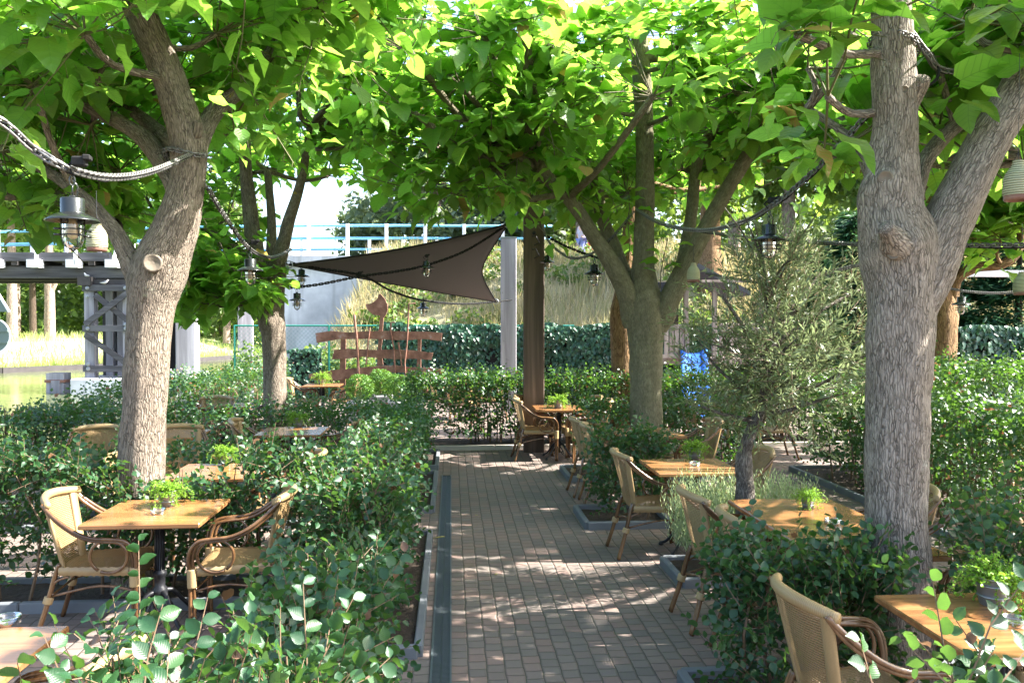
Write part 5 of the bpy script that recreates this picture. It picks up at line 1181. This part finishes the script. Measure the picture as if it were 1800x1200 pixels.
# ---------------------------------------------------------------- timber bridge, pier, abutment, railings
Dv = 29.0
def U(x, d=Dv): return (x-900)/F*d
def Zy(y, d=Dv): return CAMZ+(569-y)/F*d
bo = Q(U(0), Dv, 0); t = thing('timber_bridge', 'old weathered timber bridge with pale blue railings crossing the canal', 'bridge', bo, QR)
x0, x1 = -22.0, U(505)-U(0)
def lz(y): return Zy(y)
mb = MB(); mb.box(((x0+x1)/2, 0, (lz(445)+lz(458))/2), (x1-x0, .12, lz(443)-lz(458))); obj('edge_plank', mb, M['grey_beam'], t)
mb = MB(); mb.box(((x0+x1)/2, 2.3, lz(449)), (x1-x0, 4.4, .12)); obj('deck', mb, M['grey_beam'], t)
for dy in (.35, 2.2, 4.1): mb = MB(); mb.box(((x0+x1)/2, dy, (lz(467)+lz(488))/2), (x1-x0, .3, lz(467)-lz(488))); obj('girder', mb, M['dark_beam' if dy > 1 else 'grey_beam'], t)  # inner girders darker, the shade under the deck put into their colour
mb = MB(); x = x0
while x < x1: mb.box((x, 2.2, lz(462)), (.22, 4.3, .16)); x += .9
obj('cross_joists', mb, M['dark_beam'], t)
def rail_top(x): return 411-14*math.sin(min(1, max(0, (x+100)/900))*PI*.6)
for off, dy in ((0, 0), (0, 4.3)):
    for k, yy in enumerate((0, 22)):
        mb = MB(); pts = [Vector((U(x)-U(0), dy, Zy(rail_top(x)+yy))) for x in range(-350, 1000, 60)] if dy == 0 else [Vector((U(x)-U(0), dy, Zy(rail_top(x)+yy)-.0)) for x in range(-350, 1000, 60)]
        mb.tube(pts, .045, 8); obj('rail', mb, M['cyan'], t, True)
for x in range(-340, 960, 68):
    mb = MB(); u = U(x)-U(0); mb.box((u, -.06, (Zy(rail_top(x)-3)+lz(460))/2), (.11, .11, Zy(rail_top(x)-3)-lz(460)))
    if x < 480: mb.box((u, -.16, lz(464)), (.42, .35, .28))
    obj('rail_post', mb, M['white'], t)
    mb = MB(); mb.box((u, 4.36, (Zy(rail_top(x)-3)+lz(460))/2), (.11, .11, Zy(rail_top(x)-3)-lz(460))); obj('rail_post', mb, M['white'], t)
# pier
po = Q(U(187), Dv+.3, 0); t = thing('bridge_pier', 'grey timber trestle pier with crossed braces on a concrete footing', 'pier', po, QR)
w = U(230)-U(145); zt, zb = Zy(500), Zy(664)
for sx in (-1, 1):
    for dy in (0, 1.3, 2.6, 3.9): mb = MB(); mb.box((sx*(w/2-.17), dy, (zt+zb)/2), (.34, .3, zt-zb)); obj('pile', mb, M['grey_post'] if dy == 0 else M['dark_beam'], t)  # rows behind the front go darker, inner shade put into the colour
for dy in (.9, 2.2, 3.5):
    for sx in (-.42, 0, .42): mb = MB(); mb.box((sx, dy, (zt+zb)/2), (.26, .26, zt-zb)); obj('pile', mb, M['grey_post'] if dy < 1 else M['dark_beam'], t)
for k_ in range(7): mb = MB(); mb.box((-w/2+.2+k_*(w-.4)/6, 2.0, (zt+zb)/2), (.2, .12, zt-zb)); obj('dark_infill', mb, M['dark_beam'], t)  # dark boards added to fill the inside of the pier
for y in (506, 577, 648): mb = MB(); mb.box((0, -.2, Zy(y)), (w+.04, .12, .22), ch=.01); obj('cross_beam', mb, M['grey_beam'], t)
hw = w/2-.1
for (a, ya, b, yb, dy) in ((-hw, 570, hw, 515, -.3), (-hw+.3, 518, hw, 565, -.18), (-hw, 588, hw, 640, -.3), (-hw+.3, 630, hw, 600, 1.1), (-hw, 600, hw, 560, 1.2)):
    mb = MB(); mb.beam((a, dy, Zy(ya)), (b, dy, Zy(yb)), .07, .19); obj('brace', mb, M['grey_beam'], t)
for sx in (-1, 1):
    for y in (506, 521, 570, 577, 640, 648): mb = MB(); mb.lathe([(.075,0),(.07,.03),(.04,.04),(.04,.07),(.001,.07)], (sx*(hw-.08), -.26, Zy(y)), 8, Matrix.Rotation(PI/2, 3, 'X')); obj('bolt', mb, M['zinc'], t)
mb = MB(); mb.box((0, 2, (zt+Zy(490))/2), (w-.2, 4.2, Zy(490)-zt)); mb.box((-w/2+.1, -.1, Zy(494)), (.45,.5,.3)); obj('cap_beam', mb, M['dark_beam'], t)
mb = MB(); mb.box((.25, 2, (Zy(664)-.5)/2), (2.7, 5.4, Zy(664)+.5), ch=.05); obj('footing', mb, M['concrete'], t)
# abutment
ao = Q(-6.6, 29.0, 0); t = thing('bridge_abutment', 'pale stained concrete abutment wall behind the shade sail', 'wall', ao, QR); mb = MB(); 
def wall_pts(): return [(-1.6,-1), (3.3,-1), (3.3,4.05), (-1.6,4.05)]
mb.prism(wall_pts(), .8, (0, .2, 0), (1,0,0), (0,0,1)); obj('wall', mb, M['concrete'], t)
mb = MB(); mb.box((.85, .1, 4.2), (5.1, 1.2, .28)); obj('coping', mb, M['concrete'], t); mb = MB(); mb.box((-1.75, 2.5, 1.5), (.5, 5, 5.1)); obj('wing_wall', mb, M['concrete'], t)
# gulls
def gull(label, p, rz):
    t = thing('gull', label, 'bird', p, rz, 'gulls resting on the bridge pier'); t.scale = (.55,)*3; mb = MB(); mb.tube([(-.26,0,.10),(-.18,0,.11),(-.05,0,.13),(.07,0,.16),(.13,0,.22),(.16,0,.27),(.20,0,.285),(.24,0,.275)], [.008,.035,.075,.075,.045,.036,.04,.012], 10); obj('body', mb, M['gull'], t, True)
    mb = MB(); [mb.tube([(.05,s*.06,.17),(-.08,s*.075,.16),(-.22,s*.04,.13),(-.33,s*.01,.12)], [.02,.035,.02,.004], 6) for s in (-1,1)]; obj('wings', mb, M['gullgrey'], t, True)
    mb = MB(); mb.tube([(.235,0,.275),(.29,0,.262)], [.010,.003], 5); obj('beak', mb, M['bulb'], t); mb = MB(); [mb.tube([(.0,s*.03,.1),(.01,s*.03,0)], .006, 4) for s in (-1,1)]; obj('legs', mb, M['bulb'], t)
gull('white gull on top of the pier corner under the bridge girder', Q(U(153), Dv, Zy(488)), 2.6); gull('grey winged gull on the pier beam nearer the forked tree', Q(U(184), Dv+.05, zt+.0), .4)
# round sign
so_ = Q(U(-12, 25), 25, 0); t = thing('navigation_sign', 'large round grey sign with pale rim at the far left edge', 'sign', so_, QR); mb = MB(); Mx = Matrix.Rotation(PI/2, 3, 'X')
zc = Zy(590, 25); mb.lathe([(.001,0),(.50,0),(.50,.04),(.001,.04)], (0,0,zc), 32, Mx); mb.box((0,-.06,zc+.15),(.95,.05,.06)); mb.box((0,-.06,zc-.2),(.95,.05,.06)); obj('disc', mb, M['signback'], t)
mb = MB(); mb.tube([(.52*math.cos(a), -.02, zc+.52*math.sin(a)) for a in np.linspace(0,2*PI,33)[:-1]], .028, 6, False, True); obj('rim', mb, M['white'], t)
mb = MB(); mb.prism([(-.55,zc+.75),(.50,zc+.72),(.0,zc+1.55)], .04, (0,0,0), (1,0,0), (0,0,1)); obj('triangle_plate', mb, M['signback'], t); mb = MB(); mb.beam((.52,-.04,zc+.72), (.0,-.04,zc+1.6), .05, .06); obj('plate_edge', mb, M['white'], t)
mb = MB(); mb.tube([(-.1,.08,-.6),(-.1,.08,zc+1.5)], .06, 8); obj('pole', mb, M['zinc'], t)

# ---------------------------------------------------------------- playhouse and slide
d = 19.0
def ph(x, y, dy=0): return Vector(((x-1200)/F*d, dy, CAMZ+(569-y)/F*d))
o_ = P(1200,700,d); t = thing('playhouse', 'wooden playhouse on stilts with dark pitched roof behind the olive', 'playhouse', (o_.x, o_.y, 0), QR)
def bxp(name, x0, y0, x1, y1, dy, th, mat): a, b = ph(x0, y1, dy), ph(x1, y0, dy); mb = MB(); mb.box(((a.x+b.x)/2, dy, (a.z+b.z)/2), (b.x-a.x, th, b.z-a.z), ch=.006); obj(name, mb, M[mat], t)
for x, dy in ((1205, 0), (1165, 1.9), (1255, 0), (1235, 1.9), (1340, .1)): bxp('stilt', x-4, 505, x+4, 720, dy, .1, 'slats')
for i, x in enumerate(range(1166, 1204, 9)): bxp('slat', x, 571, x+7.4, 628, -.08, .025, 'slats')
for i, x in enumerate(range(1262, 1350, 9)): bxp('slat', x, 568, x+7.4, 640, -.08, .025, 'slats')
bxp('rail_board', 1160, 570, 1208, 577, -.12, .03, 'slats'); bxp('rail_board', 1160, 622, 1208, 629, -.12, .03, 'slats'); bxp('floor_beam', 1160, 629, 1345, 640, 0, .1, 'slats'); mb = MB(); a, b = ph(1160, 634), ph(1345, 634); mb.box(((a.x+b.x)/2, 1.0, a.z), (b.x-a.x, 2.0, .05)); obj('floor', mb, M['slats'], t)
bxp('dark_panel', 1163, 488, 1222, 580, 1.95, .03, 'dark_beam')  # dark panel put in for the shade under the roof
mb = MB(); L0, R0_, T0 = ph(1150,560), ph(1320,540), ph(1222,474)
mb.prism([(ph(1150,562).x, ph(0,562).z), (T0.x, T0.z), (ph(1312,520).x, ph(0,520).z), (ph(1312,512).x, ph(0,512).z), (T0.x, T0.z+.12), (ph(1143,556).x, ph(0,556).z)], 2.4, (0, .9, 0), (1,0,0), (0,0,1)); obj('roof', mb, M['roof'], t)
bxp('gable_board', 1226, 494, 1300, 498, -.33, .03, 'slats')
mb = MB(); so2 = o_+RH*.25; pts = [(Vector((.24,.1,0)), ph(0,622).z), (Vector((.22,-.15,0)), ph(0,626).z), (Vector((.14,-.6,0)), ph(0,652).z), (Vector((0,-1.4,0)), .42), (Vector((-.1,-2.1,0)), .14), (Vector((-.15,-2.5,0)), .12)]
t2 = thing('blue_slide', 'bright blue plastic slide coming out of the playhouse', 'slide', (o_.x, o_.y, 0), QR); prof = [(-.30,.10),(-.26,.12),(-.2,.03),(-.1,0),(.1,0),(.2,.03),(.26,.12),(.30,.10)]
C_ = cr([Vector((p.x, p.y, z)) for p, z in pts], 5); o = len(mb.v)
for c in C_: mb.v += [(c.x+a, c.y, c.z+b) for a, b in prof]
k = len(prof)
for i in range(len(C_)-1):
    for j in range(k-1): mb.f.append((o+i*k+j, o+i*k+j+1, o+(i+1)*k+j+1, o+(i+1)*k+j))
ob = obj('chute', mb, M['slide'], t2, True); md = ob.modifiers.new('thick', 'SOLIDIFY'); md.thickness = .03

# ---------------------------------------------------------------- walker on the embankment
def person(p, rz):
    t = thing('person', 'person in blue jeans with a red bag walking on the embankment road', 'person', p, rz)
    def skin(name, vs, es, rs, mat, lv=1):
        me = bpy.data.meshes.new(name); me.from_pydata(vs, es, []); o = bpy.data.objects.new(name, me); COL.objects.link(o); o.parent = t; me.materials.append(M[mat])
        m = o.modifiers.new('skin', 'SKIN'); m.use_smooth_shade = True
        for i, r in enumerate(rs): me.skin_vertices[0].data[i].radius = (r, r)
        me.skin_vertices[0].data[0].use_root = True; s = o.modifiers.new('sub', 'SUBSURF'); s.levels = lv; s.render_levels = lv; return o
    V = [(0,0,.95),(0,0,1.15),(0,0,1.38),(0,0,1.5),(.02,0,1.6),(.03,0,1.7),(0,.19,1.42),(-.05,.24,1.15),(.08,.24,.92),(0,-.19,1.42),(.05,-.24,1.15),(.18,-.23,.95),(0,.09,.9),(.14,.1,.5),(.02,.1,.08),(.16,.1,.03),(0,-.09,.9),(-.06,-.1,.5),(-.26,-.1,.1),(-.14,-.1,.03)]
    E = [(0,1),(1,2),(2,3),(3,4),(4,5),(2,6),(6,7),(7,8),(2,9),(9,10),(10,11),(0,12),(12,13),(13,14),(14,15),(0,16),(16,17),(17,18),(18,19)]
    skin('body', V, E, [.13,.12,.13,.055,.09,.08,.055,.04,.033,.055,.04,.033,.09,.06,.042,.035,.09,.06,.042,.035], 'skin')
    skin('jeans', [V[0],V[12],V[13],V[14],V[16],V[17],V[18]], [(0,1),(1,2),(2,3),(0,4),(4,5),(5,6)], [.15,.105,.078,.062,.105,.078,.062], 'jeans')
    skin('shirt', [V[1],V[0],V[2],V[6],V[7],V[9],V[10]], [(0,1),(0,2),(2,3),(3,4),(2,5),(5,6)], [.14,.15,.15,.075,.055,.075,.055], 'shirt')
    skin('hair', [(.0,0,1.72),(-.03,0,1.66)], [(0,1)], [.098,.09], 'hair')
pp = Q(U(1022, 31), 31, 4.2); person(pp, .3)
mb = MB(); mb.lathe([(.05,0),(.16,.02),(.2,.12),(.18,.26),(.08,.34),(.001,.35)], Q(U(1040, 30.6), 30.6, 4.72), 12); tag(obj('shoulder_bag', mb, M['red'], None, True), 'red bag carried beside the walker on the embankment', 'bag')

# ---------------------------------------------------------------- slope vegetation, far trees
def grass(name, label, fn, n, h, mat, wid=.02, kind='stuff', zsc=1.0):
    pos = []; X = []; S = []
    for i in range(n): p, s = fn(); pos.append(tuple(p)); X.append((random.gauss(0,.25), random.gauss(0,.25), 1)); S.append(h*s*random.uniform(.5,1.3))
    rn = np.array([min(1, max(0, .5+.7*mnoise.noise(Vector((p[0]*.45, p[1]*.45, p[2]*.45)))+random.gauss(0,.22))) for p in pos])
    T = [(0,-wid,0),(0,wid,0),(.55,wid*.7,.06),(.55,-wid*.7,.06),(1,0,.25)]; Fc_ = [(0,1,2,3),(3,2,4)]
    o = leaf_mesh(name, T, Fc_, pos, X, np.stack([rng.normal(0,1,n), -np.abs(rng.normal(1,.6,n)), np.zeros(n)],1), S, M[mat], rnd=rn); tag(o, label, 'grass', None, kind); return o
def slope_pt():
    while True:
        u = random.uniform(-7.4, 17); v = random.uniform(22.8, 29.8)
        if u < -5.9 + (v-23)*.12: continue
        m = mnoise.noise(Vector((u*.6, v*.6, 4)))
        if random.random() < .55+m*.8: return Q(u, v, emb_z(u, v)-.03), 1+.5*m
grass('dry_grass', 'tall dry golden grass covering the embankment slope', slope_pt, 30000, .62, 'dry', .022)
def clump_stuff(name, label, cat, pts, ls, mat, kind='stuff', T=LOW_T, Fs=LOW_F):
    pos = np.array(pts); n = len(pos); o = leaf_mesh(name, T, Fs, pos, rdir(n), rdir(n)+np.array([0,-.3,.7]), rng.uniform(.6,1.4,n)*ls, M[mat]); tag(o, label, cat, None, kind); return o
pts = []
for k in range(70):
    u, v = random.uniform(-6, 12), random.uniform(24.5, 29.5); r = random.uniform(.35,.9); c = Q(u, v, emb_z(u, v)+r*.3)
    if u < -4.4: continue
    for i in range(int(260*r)): q = Vector(rdir(1)[0]); pts.append(tuple(c+Vector((q.x*r*1.3, q.y*r, q.z*r*.6))*random.random()**.4))
clump_stuff('brambles', 'green bramble patches growing among the dry grass of the slope', 'undergrowth', pts, .16, 'far2')
pts = []
for k in range(40):
    u, v = random.uniform(-7.5,-2.5), random.uniform(21.95, 23.6); r = random.uniform(.25,.55); c = Q(u, v, r*.8+random.random()*.6)
    for i in range(int(420*r)): q = Vector(rdir(1)[0]); pts.append(tuple(c+q*r*random.random()**.4))
clump_stuff('brambles', 'light green climbers on and behind the chain link fence', 'undergrowth', pts, .12, 'far2')
def bank_pt():
    a, b = random.random()*.95, random.random()**2*.5; p = bk(a, b); return p, 1
grass('bank_grass', 'bright sunlit grass on the far bank of the canal', bank_pt, 16000, .55, 'bankgrass', .03)
def far_tree(label, px, d, zb, hgt, cr_, mat, bark='bark_far', trunk_r=.35, n=5200, ls=.42, zc=None, name='background_tree', lean=0, fork=False):
    b = Q(U(px, d), d, zb); t = thing(name, label, 'tree', b, 0, 'trees beyond the terrace'); mb = MB(); zc = zc or hgt*.62
    top = b+Vector((lean, 0, hgt*.9)); limb(mb, [b-Vector((0,0,.3)), b+Vector((lean*.2,0,hgt*.3)), b+Vector((lean*.6,0,hgt*.6)), top], [trunk_r*1.15, trunk_r*.9, trunk_r*.55, trunk_r*.15], 10, 5)
    if fork: limb(mb, [b+Vector((0,0,hgt*.2)), b+Vector((1.2,0,hgt*.38)), b+Vector((2.2,0,hgt*.6))], [trunk_r*.7, trunk_r*.5, trunk_r*.3], 8, 4)
    cen = b+Vector((lean*.6,0,zc)); cl = []
    for k in range(38):
        v = Vector(rdir(1)[0]); q = Vector((v.x*cr_[0], v.y*cr_[0], v.z*cr_[1]))*random.uniform(.35,.95); cl.append((cen+q, random.uniform(.14,.3)*(cr_[0]+cr_[1])/2*1.1)); 
        if k % 3 == 0: limb(mb, [b+Vector((lean*.5,0,min(zc*.8, hgt*.5))), (cen+q*.4), cen+q*.9], [trunk_r*.3, trunk_r*.18, .03], 5, 3)
    obj('trunk', mb, M[bark], t, True, b); pos = []
    for i in range(n):
        c, r = random.choice(cl); v = rdir(1)[0]*r*(random.random()**.45); pos.append((c.x+v[0]*1.25, c.y+v[1]*1.25, c.z+v[2]*.75))
    pos = np.array(pos); leaf_mesh('crown', LOW_T, LOW_F, pos, rdir(n)+np.array([0,0,-.2]), rdir(n)+np.array([0,0,1.2]), rng.uniform(.6,1.3,n)*ls, M[mat], t, b)
far_tree('big bluish green tree against the sky behind the railing', 770, 46, 4, 10, (4.6,4.2), 'far_haze', trunk_r=.4, n=9000, ls=.42, zc=4.6)
far_tree('bluish tree behind the railing left of the brown post', 900, 44, 4, 8, (3.4,3.2), 'far_haze', trunk_r=.3, n=5200, ls=.4, zc=3.6)
far_tree('rounded green tree low on the hill left of the bluish trees', 655, 52, 4, 6.5, (2.4,2.4), 'far_haze', trunk_r=.3, n=3400, ls=.4, zc=3.6)
far_tree('light trunked tree on the hill behind the walker', 1020, 40, 4, 9, (3.2,3.4), 'far2', n=4200, zc=5.6, ls=.36, trunk_r=.25)
far_tree('pale trunked tree on the hill right of the middle tree', 1290, 38, 4, 9, (3,3.2), 'far2', n=4200, zc=5.8, ls=.36, trunk_r=.3)
far_tree('second pale trunked tree on the hill above the olive', 1385, 36, 4, 10, (3,3.4), 'far2', n=4200, zc=6.2, ls=.36, trunk_r=.32)
far_tree('orange barked tree beside the playhouse', 1247, 27, 2.6, 8, (2,2.6), 'far2', 'bark_tan', n=3000, zc=5.4, ls=.3, trunk_r=.38)
far_tree('tall tree on the hill far right behind the conifers', 1560, 34, 3, 11, (4,4.4), 'far2', n=6000, zc=6.5, ls=.38, trunk_r=.35)
far_tree('tall tree on the hill at the right edge', 1760, 32, 3, 11, (4,4.4), 'far2', n=6000, zc=6.5, ls=.38, trunk_r=.35)
far_tree('forked poplar trunk on the far bank under the bridge', 88, 52, .9, 15, (4,4.5), 'far2', n=5200, zc=10.5, ls=.45, trunk_r=.30, fork=True)
far_tree('pale poplar trunk on the far bank near the round sign', 22, 50, .9, 15, (4,4.5), 'far2', n=5200, zc=10.5, ls=.45, trunk_r=.28)
far_tree('slimmer dark tree on the far bank between the two poplars', 58, 58, .9, 14, (3.5,4.5), 'far2', 'bark_dark', n=4200, zc=9, ls=.45, trunk_r=.22)
for i, (x, d_, lb) in enumerate(((372,64,'thin white birch trunk seen left of the grey post gap'), (390,66,'second thin white birch trunk on the far bank'), (398,60,'leaning pale birch on the far bank'), (30,60,'birch at the far left beyond the round sign'))): far_tree(lb, x, d_, .9, 12, (2,3), 'far2', n=1500, zc=8.5, ls=.4, trunk_r=.24, name='birch_tree', lean=.6*(i == 2))
pts = []
for k in range(420):
    x = random.uniform(-250, 480); d_ = random.uniform(60, 82); z = 1+random.random()**1.3*11
    if x > 430: z = 1+random.random()*4
    c = Q(U(x, d_), d_, z); r = random.uniform(1.0,2.2)
    for i in range(85): q = Vector(rdir(1)[0]); pts.append(tuple(c+Vector((q.x*1.4, q.y, q.z*.8))*r*random.random()**.4))
clump_stuff('woodland', 'sunlit woodland beyond the far bank', 'woodland', pts, .55, 'far2')
pts = []
for k in range(330):
    x = random.uniform(930, 2000); d_ = random.uniform(42, 60); z = 4.4+random.random()**1.2*9; c = Q(U(x, d_), d_, z); r = random.uniform(.9,1.8)
    for i in range(75): q = Vector(rdir(1)[0]); pts.append(tuple(c+Vector((q.x*1.4, q.y, q.z*.8))*r*random.random()**.4))
clump_stuff('woodland', 'hazy woodland on the hill at the right', 'woodland', pts, .5, 'far2')
# conifers
def conifer(label, px, d, r, h, n=5200, zb=0.0):
    b = Q(U(px, d), d, zb); t = thing('conifer', label, 'tree', b, 0, 'dark conifers at the right'); mb = MB(); limb(mb, [b-Vector((0,0,.1)), b+Vector((0,0,h*.5)), b+Vector((0,0,h*.95))], [.14,.09,.02], 8, 5); pos = []; X = []
    for k in range(220):
        f = random.random()**.8; z = h*(.04+.93*f); a = random.random()*2*PI; L = r*(1-f*.85)*random.uniform(.7,1.1); d_ = Vector((math.cos(a), math.sin(a), -.12))
        for i in range(n//220):
            s = random.random()**.6; q = b+Vector((0,0,z))+d_*L*s+Vector((0,0,.25*L*s*s)); sd = Vector((-math.sin(a), math.cos(a), 0)); q = q+sd*random.gauss(0,.13)*L+Vector((0,0,random.gauss(0,.06))); pos.append(tuple(q)); X.append(tuple(d_+sd*random.gauss(0,.6)+Vector((0,0,random.gauss(0,.25)))))
    obj('trunk', mb, M['bark_dark'], t, True, b); N = len(pos); leaf_mesh('crown', THIN_T, THIN_F, pos, X, rdir(N)*.5+np.array([0,-.3,1]), rng.uniform(.7,1.3,N)*.30, M['conifer'], t, b, bend=rng.uniform(.5,2,N))
conifer('dark conifer right behind the near right trunk', 1500, 23, 1.7, 5.2, 7000); conifer('broad dark conifer right of the tan trunk', 1690, 20.5, 2.0, 4.3, 8000); conifer('dark conifer at the right edge above the ivy', 1790, 20, 2.1, 4.4, 8000); conifer('slim dark conifer left of the near right trunk, above the olive', 1440, 25, 1.3, 4.4, 4500); conifer('tall conifer at the far right beyond the others', 1900, 22, 2.2, 5.2, 6000); conifer('conifer between the near right trunk and tan trunk', 1600, 22, 1.8, 4.8, 6000)
mb = MB(); a, b = P(1640,480,17.5), P(1900,482,17.5); mb.beam(a, b, .16, .14); o = obj('white_beam', mb, M['white']); tag(o, 'long white beam in front of the conifers at the right', 'beam')
for x in (1660, 1830): pass
# fallen leaf on the drain and few more on the bricks
def fallen(p, rz, label, s=.13):
    mb = MB(); n = 10; L = [(0,0),(.15,.28),(.45,.36),(.75,.2),(1,0)]; vs = []
    for i, (x, y) in enumerate(L):
        z = .012+.05*x*x
        vs += [(x*s, y*s, (z+.12*y)*1.0*s*2), (x*s, 0, z*s*2), (x*s, -y*s, (z+.12*y)*s*2)]
    for i in range(4):
        for j in range(2): mb.f.append((i*3+j, i*3+j+1, (i+1)*3+j+1, (i+1)*3+j))
    mb.v = vs; o = obj('fallen_leaf', mb, M['dryleaf'], None, True); o.location = p; o.rotation_euler = (random.uniform(-.2,.2), random.uniform(-.15,.05), rz); tag(o, label, 'leaf', 'fallen leaves'); md = o.modifiers.new('t', 'SOLIDIFY'); md.thickness = .0006
M['dryleaf'] = simple('yellowed_leaf', (.42,.36,.10), .6, .3, vs=20)
fallen(G(762,946,.08), -.6, 'yellowed fallen leaf lying across the drain and kerb'); 
for x, y, lb in ((870,1010,'tiny pale leaf crumb on the bricks before the sun patch'), (1090,870,'small leaf by the chair legs right of the path'), (840,905,'small leaf in the shade beside the drain')): fallen(G(x, y, .004), random.random()*6, lb, .035)
